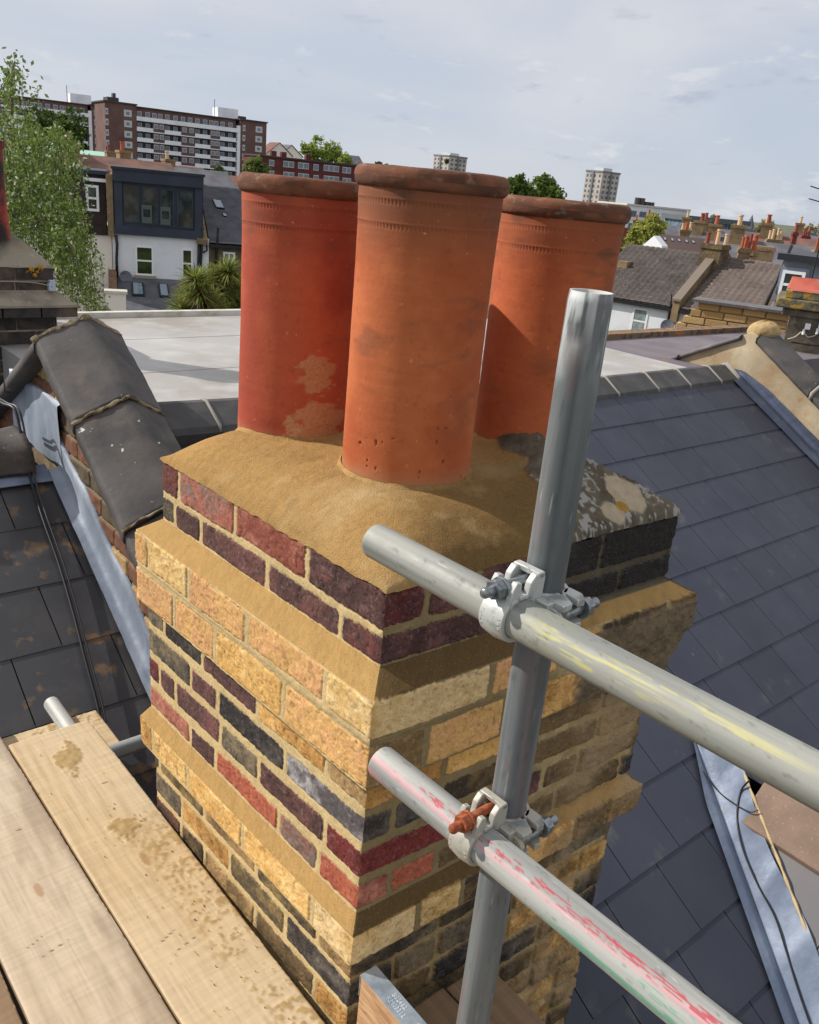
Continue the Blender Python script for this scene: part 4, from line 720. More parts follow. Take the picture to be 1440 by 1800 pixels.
def coping(name, va, vb, parent, m, tilt=0, lift=0, seed=0, eu0=1.007, ru=1.207, eu1=1.345, zc_=zc, rise=.072, drop=.05):
    rg = np.random.default_rng(seed); secs = []; nn = 24
    for i in range(nn + 1):
        v_ = va + (vb - va) * i / nn; z0 = zc_(v_) + lift + tilt * (i / nn); prof = [(eu0 + .03, -drop - .01), (eu0, -drop), (eu0, -.006)] + [(eu0 + (ru - .015 - eu0) * t, rise * t) for t in (.06, .3, .6, .9)] + [(ru, rise * 1.03)] + [(ru + .015 + (eu1 - ru - .015) * t, rise * (1 - t)) for t in (.1, .4, .7, .95)] + [(eu1, -.006), (eu1, -drop), (eu1 - .03, -drop - .01)]
        secs.append([npv(W(u, v_, z0 + z)) for u, z in prof])
    P = np.array(secs); P[1:-1] += (.0035 * fbm(P[1:-1] * 14, 3, seed))[..., None]; P[0, :, :] += npv(V3) * (.006 * fbm(P[0] * 30, 3, seed))[..., None] * 1
    c0 = P[:1].mean(axis=1, keepdims=True) + P[:1] * 0; c1 = P[-1:].mean(axis=1, keepdims=True) + P[-1:] * 0
    return grid(name, np.concatenate([c0, P[:1], P, P[-1:], c1]), m, parent, closed=True, smooth=False)
vb_ = [3.35, 2.965, 2.535, 2.10, 1.72]
for i in range(4): coping('coping_stone', vb_[i + 1] + .004, vb_[i] - .004, pw, mcop, seed=20 + i, lift=-.010 * i, tilt=.004)
for i in range(4): coping('coping_stone', 3.36 + .44 * i, 3.36 + .44 * (i + 1) - .008, pw, mcop, seed=30 + i)
mcr = mat('crumbly_mortar', S(150, 136, 110), .95, layers=[dict(c=S(92, 80, 62), s=30, lo=.45, hi=.6)], bumps=[(60, .8, .01)])
for v_, rr in ((3.352, .016), (2.965, .0085), (2.535, .005)):
    mb = MB(); pp = [W(1.0, v_, zc(v_) - .01), W(1.06, v_ + .004, zc(v_) + .02), W(1.12, v_ - .004, zc(v_) + .043), W(1.17, v_ + .003, zc(v_) + .062), W(1.21, v_, zc(v_) + .076), W(1.26, v_ - .003, zc(v_) + .048), W(1.31, v_ + .003, zc(v_) + .018), W(1.345, v_, zc(v_) - .004)]
    Q = []
    for i in range(len(pp) - 1):
        for k in range(6): Q.append(pp[i].lerp(pp[i + 1], k / 6) + Z3 * (.002 * math.sin(i * 7 + k * 1.3)))
    mb.tube(Q, [rr * (.8 + .2 * math.sin(i * .9)) for i in range(len(Q))], 7); mb.build('mortar_bead', mcr, pw)
mll = mat('bright_lead', S(124, 134, 148), .6, .1, layers=[dict(c=S(158, 166, 178), s=5, lo=.4, hi=.65, st=(1, 1, .4)), dict(c=S(92, 104, 122), s=6, lo=.55, hi=.7, f=.8, st=(1, 1, .3))], bumps=[(12, .4, .01)], rl=(7, .45, .65))
zrl = lambda v_: (.5 * v_ - KL) / .866
rows = []
for v_ in np.linspace(1.7, 3.33, 150):
    z0 = zrl(v_); st = .15 + .012 * math.sin(v_ * 17)
    rows.append([npv(W(1.022, v_, z0 + .020)), npv(W(1.045, v_, z0 + .024)), npv(W(1.062, v_, z0 + .032)), npv(W(1.068, v_, z0 + .06)), npv(W(1.068, v_, z0 + st * .7)), npv(W(1.066, v_, z0 + st)), npv(W(1.082, v_, z0 + st + .002))])
P = np.array(rows); P += (.0035 * fbm(P * 12, 3, 8))[..., None] * -npv(U3); grid('lead_flashing', P, mll, pw)
rows = []
for v_ in np.linspace(3.30, 3.92, 70): rows.append([npv(W(1.066 - .004 * f, v_, -1.17 + (-.905 + 1.17 + .01 * math.sin(v_ * 13)) * f)) for f in np.linspace(0, 1, 20)] + [npv(W(1.085, v_, -.90))])
P = np.array(rows); P += (.009 * fbm(P * 7, 3, 18))[..., None] * -npv(U3); grid('ridge_end_lead', P, mll, pw)
kc = [onp(x, y, KL, .035) for x, y in ((-10, 700), (8, 735), (30, 765), (42, 800), (56, 850), (78, 920), (103, 990), (128, 1075), (150, 1160), (170, 1235), (178, 1275))]
kc[0] = W(kc[0].dot(U3), kc[0].dot(V3), kc[0].z) ; kc[1] += Z3 * .06; kc[2] += Z3 * .10; kc[3] += Z3 * .04
wire('cable', kc, .0055, (26, 26, 30), 'thicker black cable running down the stained left slates')
wire('cable', [p + U3 * .016 + V3 * .004 for p in kc], .0042, (60, 58, 60), 'thinner grey-black cable clipped just right of the thicker one on the left slates')

# right party parapet, rendered
UR = 5.715
pr_ = thing('parapet_wall', 'cream rendered party parapet with a bulging mortar cap at its peak on the right', 'parapet', W(5.8, 3.05, -3))
mrend = mat('stained_render', S(168, 152, 126), .9, layers=[dict(c=S(150, 122, 84), s=3.2, lo=.42, hi=.66, f=.85), dict(c=S(206, 192, 164), s=2.0, lo=.5, hi=.7, f=.8, off=(4, 2, 1)), dict(c=S(126, 112, 88), s=12, lo=.62, hi=.74, f=.55), dict(c=S(170, 130, 70), s=6, lo=.64, hi=.72, f=.5)], bumps=[(20, .4, .008), (160, .3, .002)])
zt2 = lambda v_: -.725 - (.62 if v_ < 3.05 else .50) * abs(3.05 - v_)
nvv = 160; VV = np.linspace(-1.5, 4.4, nvv); rows = []
for v_ in VV:
    zt = zt2(v_); zb_ = -3.6 if v_ < 3.3 else -1.3; rows.append([npv(W(UR, v_, zt + (zb_ - zt) * f)) for f in np.linspace(0, 1, 60) ** 1.5] + [npv(W(UR + .22, v_, zb_)), npv(W(UR + .22, v_, zt))])
P = np.array(rows); P[..., :60, :] += (.007 * fbm(P[:, :60] * 7, 4, 12))[..., None] * -npv(U3); grid('render', P, mrend, pr_, closed=True)
mcr2 = mat('slate_coping', S(98, 94, 96), .7, layers=[dict(c=S(126, 120, 118), s=8, lo=.5, hi=.7), dict(c=S(190, 184, 172), s=40, lo=.7, hi=.76, f=.7)], bumps=[(40, .3, .004)])
for i in range(8):
    a, b = 3.0 - .47 * (i + 1) + .008, 3.0 - .47 * i; c_ = coping('coping_tile', a, b, pr_, mcop, seed=50 + i, eu0=UR - .035, ru=UR + .13, eu1=UR + .30, zc_=zt2, rise=.065, drop=.035)
for i in range(3):
    a, b = 3.12 + .46 * i, 3.12 + .46 * (i + 1) - .006; coping('coping_tile', a, b, pr_, mcr2, seed=60 + i, eu0=UR - .03, ru=UR + .12, eu1=UR + .28, zc_=zt2, rise=.02, drop=.025)
mb = MB()
mb.tube([W(UR - .04, 2.53, zt2(2.53) - .03), W(UR - .03, 2.53, zt2(2.53) + .01), W(UR + .13, 2.535, zt2(2.53) + .075), W(UR + .3, 2.53, zt2(2.53))], .012, 8); mb.build('mortar_bead', mmo, pr_, smooth=True)
mcap = mat('yellow_mortar_cap', S(172, 150, 108), .95, layers=[dict(c=S(150, 122, 80), s=9, lo=.45, hi=.65), dict(c=S(214, 200, 168), s=24, lo=.62, hi=.72, f=.6)], bumps=[(50, .6, .008)])
th, ph = np.meshgrid(np.linspace(0, 2 * PI, 60, endpoint=False), np.linspace(0, PI * .55, 24)); rr = 1 + .10 * fbm(np.stack([np.cos(th) * 2, np.sin(th) * 2, ph * 2], -1), 4, 8)
Pc = W(UR + .13, 3.04, -.735); P = npv(Pc) + (np.sin(ph) * np.cos(th) * rr * .105)[..., None] * npv(V3) + (np.sin(ph) * np.sin(th) * rr * .125)[..., None] * npv(U3) + (np.cos(ph) * rr * .085)[..., None] * np.array([0, 0, 1.])
grid('mortar_cap', P, mcap, pr_, closed=True)
mdl = mat('dark_lead', S(72, 80, 100), .45, .3, layers=[dict(c=S(98, 108, 128), s=6, lo=.45, hi=.7), dict(c=S(54, 58, 72), s=3, lo=.55, hi=.7)], bumps=[(14, .5, .01)])
zrr = lambda v_: (.5 * v_ - 2.45) / .866; rows = []
for v_ in np.linspace(-1.2, 3.12, 160):
    z0 = zrr(min(v_, 3.05)); rows.append([npv(W(UR - .13, v_, z0 + .018)), npv(W(UR - .07, v_, z0 + .026)), npv(W(UR - .055, v_, z0 + .045)), npv(W(UR - .04, v_, z0 + .028)), npv(W(UR - .014, v_, z0 + .04)), npv(W(UR - .012, v_, z0 + .07)), npv(W(UR - .004, v_, z0 + .105 - .04 * sm(2.8, 3.1, v_)))])
P = np.array(rows); P += (.004 * fbm(P * 9, 3, 18))[..., None] * np.array([0, 0, 1.]); grid('lead_flashing', P, mdl, pr_)

# old chimney rising behind the left parapet
nc_ = thing('chimney_stack', 'sooty old stack with orange lichen at the left edge of the photo', 'chimney', W(1.2, 5.3, -3))
mso = mat('sooty_brick', S(62, 56, 54), .95, layers=[dict(c=S(92, 80, 68), s=8, lo=.5, hi=.65), dict(c=S(40, 38, 38), s=20, lo=.5, hi=.65, f=.7)], bumps=[(24, .6, .01), (90, .4, .003)])
mgf = mat('grey_flaunching', S(150, 140, 124), .95, layers=[dict(c=S(112, 104, 92), s=5, lo=.42, hi=.64), dict(c=S(180, 170, 150), s=24, lo=.6, hi=.72, f=.6), dict(c=S(150, 130, 70), s=8, lo=.66, hi=.74, f=.6)], bumps=[(40, .6, .01)])
def slab(mb, u0, u1, v0, v1, z0, z1): mb.bbox(u0, u1, v0, v1, z0, z1)
mb = MB()
for i, u_ in enumerate(np.arange(.80, 1.55, .2)): slab(mb, u_ + .004, u_ + .196, 4.90, 5.7, -.650, -.580)
for i, u_ in enumerate(np.arange(.795, 1.55, .2)): slab(mb, u_ + .104 - .1, u_ + .196, 4.905, 5.7, -.715, -.662)
for u_ in np.arange(.71, 1.6, .1965): slab(mb, u_ + .004, u_ + .1925, 4.82, 5.79, -.838, -.773)
for r_ in range(7):
    for u_ in np.arange(.79 - .1 * (r_ % 2), 1.6, .2): slab(mb, max(u_, .79) + .004, min(u_ + .196, 1.60), 4.90, 5.7, -.915 - .077 * r_, -.850 - .077 * r_)
mb.build('brickwork', mso, nc_, bevel=.004)
mb = MB(); slab(mb, .80, 1.595, 4.91, 5.69, -2.4, -.585); 
P4 = lambda o, z: [W(.80 - o, 4.905 - o, z), W(1.595 + o, 4.905 - o, z), W(1.595 + o, 5.70 + o, z), W(.80 - o, 5.70 + o, z)]
mb.add(P4(.0, -.705) + P4(.094, -.772) + P4(.092, -.785), [(0, 1, 5, 4), (1, 2, 6, 5), (2, 3, 7, 6), (3, 0, 4, 7), (4, 5, 9, 8), (5, 6, 10, 9)]); mb.build('mortar', mgf, nc_)
GA, GB_ = np.meshgrid(np.linspace(0, 1, 70), np.linspace(0, 1, 70), indexing='ij'); ed = np.minimum(np.minimum(GA, 1 - GA), np.minimum(GB_, 1 - GB_)) * .81
z_ = -.585 + .165 * np.clip(ed / .17, 0, 1) ** .95; z_ += .008 * fbm(np.stack([GA * 9, GB_ * 9, GA * 0], -1), 4, 3)
P = npv(U3) * (.795 + GA * .81)[..., None] + npv(V3) * (4.895 + GB_ * .81)[..., None] + np.array([0, 0, 1.]) * z_[..., None]; grid('flaunching', P, mgf, nc_)
ml = mat('orange_lichen', S(178, 130, 40), .95, bumps=[(90, .6, .005)]); mb = MB()
for px, py, rr in ((56, 474, .020), (62, 484, .016), (72, 470, .022), (66, 478, .012), (48, 478, .008)):
    c = at(px, py, 1); c = c * (4.888 / c.dot(V3)); vs = [c - V3 * .006] ; nn = 14
    for k in range(nn): a = 2 * PI * k / nn; q = rr * (.75 + .35 * math.sin(k * 2.7 + px)); vs.append(c + (U3 * math.cos(a) + Z3 * math.sin(a)) * q + V3 * .004)
    mb.add(vs, [(0, 1 + k, 1 + (k + 1) % nn) for k in range(nn)])
mb.build('lichen', ml, nc_)
wb = MB(); c = at(92, 500, 1); c = c * (4.86 / c.dot(V3)); wb.box(c - U3 * .018 - Z3 * .035, U3 * .036, V3 * .03, Z3 * .040); wb.box(c - U3 * .012 - Z3 * .0 , U3 * .03, V3 * .025, Z3 * .022); o = wb.build('cable_bracket', mat('pale_bracket', S(170, 180, 196), .5), None, bevel=.003); meta(o, 'small pale metal bracket on the corner of the sooty old stack', 'bracket')
c1 = c - Z3 * .012; wire('cable', [W(.72, 4.885, -.662), W(1.1, 4.885, -.658), W(1.45, 4.885, -.66), c1], .003, (150, 140, 120), 'pale thin cable strung round the sooty old stack', rough=.7)
tp = thing('chimney_pot', 'soot-streaked red pot on the old stack at the left edge', 'chimney pot', W(1.285, 5.05, -.43))
mrp = mat('streaked_red_pot', S(160, 58, 44), .85, layers=[dict(c=S(44, 32, 32), s=5, lo=.40, hi=.56, st=(1, 1, .8)), dict(c=S(176, 84, 62), s=14, lo=.6, hi=.7, f=.6)], bumps=[(60, .3, .003)])
mb = MB(); ctr = W(1.285, 5.05, 0); zz = [-.45, -.30, -.1, .0, .002, .028, .030, .0]; rr = [.140, .134, .131, .134, .146, .146, .125, .118]
mb.tube([ctr + Z3 * z for z in zz], rr, 48, cap=False); mb.build('body', mrp, tp, smooth=True, sharp=50)
# ------------------------------------------------------------------ ground
mg = mat('ground_gardens', S(96, 98, 84), .95, layers=[dict(c=S(74, 84, 58), s=.05, lo=.4, hi=.6), dict(c=S(128, 120, 108), s=.12, lo=.55, hi=.65)])
me = bpy.data.meshes.new('ground'); me.from_pydata([(-3000, -400, -10), (3000, -400, -10), (3000, 4500, -10), (-3000, 4500, -10)], [], [(0, 1, 2, 3)]); meta(link('ground', me, mg), kind='structure')

class PF:                                # a vertical building plane through one point, with azimuth az
    def __init__(s, px, py, D, az):
        s.O = at(px, py, D); s.O.z = 0; a = R(az); s.e = Vector((math.cos(a), math.sin(a), 0)); s.n = Vector((math.sin(a), -math.cos(a), 0))
        if s.n.dot(s.O) > 0: s.n = -s.n
    def sz(s, px, py, o=0): r = ray(px, py); q = r * ((s.O + s.n * o).dot(s.n) / r.dot(s.n)); return (q - s.O).dot(s.e), q.z
    def P(s, a, z, o=0): return s.O + s.e * a + s.n * o + Z3 * z
    def box(s, mb, s0, s1, z0, z1, o0, o1, c=None): mb.box(s.P(s0, z0, o0), s.e * (s1 - s0), s.n * (o1 - o0), Z3 * (z1 - z0), c)
    def rect(s, x0, y0, x1, y1, o=0): xm, ym = (x0 + x1) / 2, (y0 + y1) / 2; return s.sz(x0, ym, o)[0], s.sz(x1, ym, o)[0], s.sz(xm, y1, o)[1], s.sz(xm, y0, o)[1]
mwhite = mat('white_frame', S(232, 234, 236), .5); mglass = mat('dark_glass', S(40, 48, 50), .06, spec=.8, layers=[dict(c=S(66, 76, 78), s=2.5, lo=.45, hi=.6)])
mpaint = mat('white_render', S(226, 228, 232), .8, layers=[dict(c=S(206, 204, 200), s=.8, lo=.45, hi=.75)]); mbrkL = mat('london_brick', S(140, 118, 86), .9, layers=[dict(c=S(108, 92, 70), s=1.5, lo=.4, hi=.65), dict(c=S(166, 142, 104), s=12, lo=.55, hi=.65, f=.6)], bumps=[(30, .4, .01)])
mblk = mat('black_pipe', S(30, 30, 34), .5); mtile = mat('concrete_tile', S(86, 79, 76), .9, layers=[dict(c=S(70, 64, 62), s=1.2, lo=.4, hi=.65), dict(c=S(130, 120, 108), s=9, lo=.56, hi=.68, f=.7)], bumps=[(7, .4, .03)])
mslt = mat('grey_slate', S(92, 94, 100), .65, layers=[dict(c=S(72, 74, 80), s=2.0, lo=.4, hi=.65), dict(c=S(120, 118, 116), s=14, lo=.6, hi=.7, f=.5)])
def window(pf, par, x0, y0, x1, y1, o=0, bars=1, vb=0, fw=.06, fm=None, gm=None, label=None, rc=.06):
    s0, s1, z0, z1 = pf.rect(x0, y0, x1, y1, o); f = MB(); d0, d1 = o - rc, o + .03
    pf.box(f, s0, s1, z0, z0 + fw, d0, d1); pf.box(f, s0, s1, z1 - fw, z1, d0, d1); pf.box(f, s0, s0 + fw, z0 + fw, z1 - fw, d0, d1); pf.box(f, s1 - fw, s1, z0 + fw, z1 - fw, d0, d1)
    for k in range(bars): z = z0 + (z1 - z0) * (k + 1) / (bars + 1); pf.box(f, s0 + fw, s1 - fw, z - fw * .45, z + fw * .45, d0 + .005, d1 - .005)
    for k in range(vb): s = s0 + (s1 - s0) * (k + 1) / (vb + 1); pf.box(f, s - fw * .4, s + fw * .4, z0 + fw, z1 - fw, d0 + .004, d1 - .004)
    fo = f.build('window', fm or mwhite, par); g = MB(); pf.box(g, s0 + .01, s1 - .01, z0 + .01, z1 - .01, o + .004, o + .014); g.build('pane', gm or mglass, fo, label=label); return s0, s1, z0, z1
def tiled_slope(pf, name, m, par, s0, s1, zr, o_r, ze, o_e, ex=.36, amp=.075, ribs=.30):
    """roof slope with real courses and rolls"""
    n = int(math.hypot(zr - ze, o_r - o_e) / ex); ns = int(abs(s1 - s0) / (ribs / 4)); sv = np.linspace(s0, s1, ns); rows = []
    for k in range(n):
        for f, lift in ((0.0, 0.0), (.97, amp * .8)):
            t = (k + f) / n; z = zr + (ze - zr) * t; o = o_r + (o_e - o_r) * t; rows.append((z, o, lift))
    up = (pf.n * (zr - ze) + Z3 * (o_e - o_r)).normalized(); P = np.zeros((len(rows), ns, 3))
    for i, (z, o, lift) in enumerate(rows): P[i] = npv(pf.P(0, z, o)) + sv[:, None] * npv(pf.e) + (lift + amp * .5 * np.abs(np.sin(sv / ribs * PI)))[:, None] * npv(up)
    return grid(name, P, m, par, smooth=False)

# ------------------------------------------------------------------ terrace opposite, left side
PL = PF(270, 455, 36, 20)
hm = thing('terraced_house', 'white house with a wide dark clad loft dormer above two sash windows', 'house', PL.P(0, -10))
s0, s1, _, zt = PL.rect(202, 415, 367, 560); zt = PL.sz(275, 414)[1]; mb = MB(); PL.box(mb, PL.sz(199, 460)[0], s1, -10, zt, -8, 0); mb.build('wall', mpaint, hm)
mclad = mat('dark_cladding', S(46, 52, 66), .55, layers=[dict(c=S(56, 62, 78), s=1.5, lo=.4, hi=.7)])
d0, d1, dz0, dz1 = PL.rect(199, 303, 357, 415); mb = MB(); PL.box(mb, d0, d1, dz0 - .02, dz1 - .02, -5.5, .03); PL.box(mb, d0, d1, dz1 - .42, dz1 - .02, .03, .22); PL.box(mb, d0, d1, dz0 - .02, dz0 + .30, .03, .14)
g0, g1, gz0, gz1 = PL.rect(216, 322, 341, 402)
PL.box(mb, g0 - .30, g0 - .02, dz0 + .3, dz1 - .42, .03, .12); PL.box(mb, g1 + .02, g1 + .30, dz0 + .3, dz1 - .42, .03, .12)
mb.build('dormer', mclad, hm)
mb = MB(); PL.box(mb, d0 - .05, d1 + .05, dz1 - .02, dz1 + .08, -5.5, .27); mb.build('dormer_roof', mat('dark_trim', S(38, 42, 52), .5), hm)
xs = [(217, 245), (250, 277), (282, 306), (311, 340)]
for i, (a, b) in enumerate(xs): yo = (a - 217) * .11; window(PL, hm, a, 325 + yo, b, 391 + yo, .05, bars=0, fw=.045, fm=mclad)
mrefl = mat('reflection_grey', S(86, 92, 92), .8)  # grey for flat shapes that imitate a house reflected in the dormer glass
for a, b, c_, d_ in ((252, 362, 262, 392), (281, 368, 300, 392)):
    q = PL.rect(a, c_ - 20, b if b < 330 else a + 16, d_, .09)
for cx in (258, 291): q = PL.rect(cx - 9, 368 + (cx - 258) * .1, cx + 9, 392 + (cx - 258) * .1, .09); mb = MB(); PL.box(mb, q[0], q[1], q[2], q[2] + .22, .085, .095); PL.box(mb, q[0], q[0] + .06, q[2] + .22, q[3], .085, .095); PL.box(mb, q[1] - .06, q[1], q[2] + .22, q[3], .085, .095); PL.box(mb, q[0], q[1], q[3], q[3] + .16, .085, .095); mb.build('painted_reflection', mrefl, hm)
gm = mat('garden_reflecting_glass', S(30, 42, 26), .08, spec=.8, layers=[dict(c=S(52, 70, 34), s=2.4, lo=.45, hi=.6)])
window(PL, hm, 238, 432, 270, 484, .0, bars=1, fw=.07, gm=gm, rc=.10); window(PL, hm, 319, 437, 339, 489, .0, bars=1, fw=.07, gm=gm, rc=.10)
a = PL.rect(236, 484, 274, 489); mb = MB(); PL.box(mb, a[0], a[1], a[2], a[3], 0, .14); mb.build('sill', mat('stone_sill', S(150, 140, 120), .9), hm)
def pipe(pf, par, pts, r=.055, o=.10, name='downpipe', m=None): mb = MB(); mb.tube([pf.P(*pf.sz(x, y, o), o) for x, y in pts], r, 8); mb.build(name, m or mblk, par, smooth=True)
pipe(PL, hm, [(204, 413), (206, 430), (205, 455), (206, 487)]); pipe(PL, hm, [(350, 425), (349, 460), (348, 478)]); pipe(PL, hm, [(356, 400), (355, 425), (353, 460), (352, 478)]); pipe(PL, hm, [(363, 424), (364, 440), (357, 444)], r=.035)
# lean-to with rooflights
zt = PL.sz(250, 488)[1]; e0 = PL.sz(206, 487)[0]; e1 = PL.sz(326, 492)[0]; zl = PL.sz(265, 549, 3.2)[1]
lt = thing('rear_extension', 'low slate-roofed lean-to with two rooflights below the white wall', 'extension', PL.P(e0, -10, 3)); mb = MB(); mb.prism([PL.P(e0, zt, .02), PL.P(e0, zl, 3.2), PL.P(e0, zl - .12, 3.2), PL.P(e0, zt - .14, .02)], PL.e * (e1 - e0)); mb.build('roof', mslt, lt)
mb = MB(); mb.prism([PL.P(e0 - .32, zt + .25, 0), PL.P(e0 - .32, zl + .18, 3.3), PL.P(e0 - .32, -10, 3.3), PL.P(e0 - .32, -10, 0)], PL.e * .30); PL.box(mb, e0 - .02, e1, -10, zl - .12, 0.02, 3.1); mb.build('wall', mat('warm_brick', S(134, 100, 76), .9, layers=[dict(c=S(104, 80, 64), s=4, lo=.4, hi=.6)]), lt)
mb = MB(); PL.box(mb, e0, e1, zl - .16, zl - .06, 3.2, 3.3); mb.build('gutter', mat('grey_gutter', S(150, 152, 156), .5), lt)
for (xa, xb) in ((228, 262), (276, 306)):
    sa = PL.sz(xa + 4, 510, 1.6)[0]; sb = PL.sz(xb - 8, 510, 1.6)[0]; f = lambda t, h: (zt + (zl - zt) * t + h, .02 + 3.18 * t)
    fr = MB(); q = [PL.P(sa, *f(.20, .07)), PL.P(sb, *f(.20, .07)), PL.P(sb, *f(.58, .07)), PL.P(sa, *f(.58, .07))]; fr.add(q + [p - Z3 * .1 for p in q], [(0, 1, 2, 3), (4, 5, 6, 7), (0, 1, 5, 4), (1, 2, 6, 5), (2, 3, 7, 6), (3, 0, 4, 7)]); fo = fr.build('rooflight', mblk, lt)
    k = .06; q = [PL.P(sa + k, *f(.225, .08)), PL.P(sb - k, *f(.225, .08)), PL.P(sb - k, *f(.555, .08)), PL.P(sa + k, *f(.555, .08))]; g = MB(); g.add(q + [p - Z3 * .005 for p in q], [(0, 1, 2, 3), (7, 6, 5, 4)]); g.build('pane', mat('sky_glass', S(120, 136, 150), .08, spec=.9), fo)
def dish(pf, px, py, r, label):
    c = pf.P(*pf.sz(px, py, .35), .35); t = thing('satellite_dish', label, 'satellite dish', c); d = (pf.n * 1 + Z3 * .35 + pf.e * .25).normalized(); a = d.orthogonal().normalized(); b = d.cross(a); vs = []; fs = []; n_ = 20
    for k in range(5):
        rr = r * k / 4; vs += [c + (a * math.cos(2 * PI * i / n_) + b * math.sin(2 * PI * i / n_)) * rr + d * (.18 * rr * rr / r) for i in range(n_)]
    mb = MB(); mb.add(vs, [(k * n_ + i, k * n_ + (i + 1) % n_, (k + 1) * n_ + (i + 1) % n_, (k + 1) * n_ + i) for k in range(4) for i in range(n_)]); mb.add([v - d * .015 for v in vs], [(k * n_ + i, (k + 1) * n_ + i, (k + 1) * n_ + (i + 1) % n_, k * n_ + (i + 1) % n_) for k in range(4) for i in range(n_)])
    mb.build('dish', mat('dish_grey', S(96, 100, 108), .6), t, smooth=True); mb = MB(); mb.tube([c - b * r * .8, c - b * r * .5 + d * r * .8], .012, 6); mb.tube([c - d * .02, c - pf.n * .35], .02, 6); mb.build('arm', mblk, t)
dish(PL, 221, 487, .24, 'grey satellite dish beside the white house drainpipe above the lean-to')
# neighbours and party parapets
hl2 = thing('terraced_house', 'dark brown mansard house with white windows behind the hanging tree', 'house', PL.P(PL.sz(120, 450)[0], -10)); la, lb = PL.sz(20, 440)[0], PL.sz(197, 440)[0]
mbr = mat('brown_mansard', S(62, 48, 46), .8, layers=[dict(c=S(48, 38, 38), s=3, lo=.4, hi=.6)]); zb = PL.sz(160, 413)[1]; mb = MB(); PL.box(mb, la, PL.sz(186, 360)[0], zb, PL.sz(165, 306)[1], -6, -.25); mb.build('mansard', mbr, hl2)
mb = MB(); PL.box(mb, la, PL.sz(188, 300)[0], PL.sz(165, 306)[1], PL.sz(165, 299)[1], -6, -.1); mb.build('flat_roof', mclad, hl2)
for q in (PL.rect(146, 313, 190, 319, -.2), PL.rect(56, 300, 104, 307, -.2)): mb = MB(); PL.box(mb, q[0], q[1], q[2], q[3], -.25, -.12); mb.build('fascia', mwhite, hl2)
mb = MB(); PL.box(mb, la, PL.sz(198, 450)[0] - .02, -10, zb, -8, -.35); mb.build('wall', mat('cream_render', S(232, 224, 214), .8), hl2)
window(PL, hl2, 151, 325, 174, 371, -.22, bars=1, fw=.09); window(PL, hl2, 50, 316, 106, 362, -.22, bars=0, vb=1, fw=.10)
pp = thing('parapet_wall', 'brick party upstand left of the dark dormer', 'parapet', PL.P(lb, -8)); mb = MB(); q = PL.rect(188, 306, 199, 415, .1); PL.box(mb, q[0], q[1], q[2], q[3], -5.5, .12); mb.build('brickwork', mbrkL, pp)
ext = thing('garden_wall', 'white rendered wall end with a coping beside the lean-to', 'wall', PL.P(PL.sz(205, 530)[0], -10, 4)); mb = MB(); q = PL.rect(186, 516, 222, 560, 4); PL.box(mb, q[0], q[1], -10, q[3], 3.6, 4); mb.build('wall', mat('cream_render', 0), ext); mb = MB(); PL.box(mb, q[0] - .05, q[1] + .05, q[3], q[3] + .09, 3.5, 4.05); mb.build('coping', mat('pale_trim', 0), ext)
hr2 = thing('terraced_house', 'brick house with a grey slate roof and rooflight right of the dark dormer', 'house', PL.P(PL.sz(420, 470)[0], -10))
ra, rb = PL.sz(368, 430)[0], PL.sz(560, 440)[0]; ze = PL.sz(400, 429)[1]; zr = PL.sz(400, 328, -4.6)[1]
mb = MB(); PL.box(mb, ra, rb, -10, ze - .05, -8, -.1); mb.build('wall', mat('dull_brick', S(108, 96, 76), .9, layers=[dict(c=S(86, 76, 62), s=3, lo=.4, hi=.6), dict(c=S(130, 116, 90), s=14, lo=.55, hi=.65, f=.6)]), hr2)
mb = MB(); PL.box(mb, ra, rb, ze - .15, ze - .03, -.1, .15); mb.build('gutter', mblk, hr2)
tiled_slope(PL, 'roof', mslt, hr2, ra, rb, zr, -4.6, ze, .1, ex=.24, amp=.022, ribs=.9); mb = MB(); mb.prism([PL.P(ra, ze, .0), PL.P(ra, zr - .05, -4.6), PL.P(ra, ze, -9)], PL.e * (rb - ra)); mb.build('far_slope', mslt, hr2)
window(PL, hr2, 392, 443, 413, 478, -.08, bars=0, vb=1, fw=.07, gm=mat('blue_glass', S(92, 110, 132), .1, spec=.8)); pipe(PL, hr2, [(384, 400), (382, 430), (378, 470)], o=.05)
def on_pitch(pf, px, py, zr, o_r, ze, o_e):
    a, b, c = pf.P(0, zr, o_r), pf.P(1, zr, o_r), pf.P(0, ze, o_e); n_ = (b - a).cross(c - a).normalized(); r = ray(px, py); return r * (a.dot(n_) / r.dot(n_)), n_ if n_.z > 0 else -n_
def rooflight(pf, par, quad, zr, o_r, ze, o_e, h=.07):
    P = []; 
    for x, y in quad: p, n_ = on_pitch(pf, x, y, zr, o_r, ze, o_e); P.append(p)
    n_ = n_; fr = MB(); q = [p + n_ * h for p in P]; fr.add(q + [p - n_ * .03 for p in P], [(0, 1, 2, 3), (4, 5, 6, 7), (0, 1, 5, 4), (1, 2, 6, 5), (2, 3, 7, 6), (3, 0, 4, 7)]); fo = fr.build('rooflight', mblk, par); c = sum(P, Vector()) / 4
    g = MB(); q = [c + (p - c) * .86 + n_ * (h + .006) for p in P]; g.add(q + [p - n_ * .004 for p in q], [(0, 1, 2, 3), (7, 6, 5, 4)]); g.build('pane', mat('sky_glass', 0), fo)
rooflight(PL, hr2, [(373, 352), (388, 354), (395, 369), (380, 367)], zr, -4.6, ze, .1)
rooflight(PL, hr2, [(391, 377), (397, 378), (399, 383), (393, 382)], zr, -4.6, ze, .1)
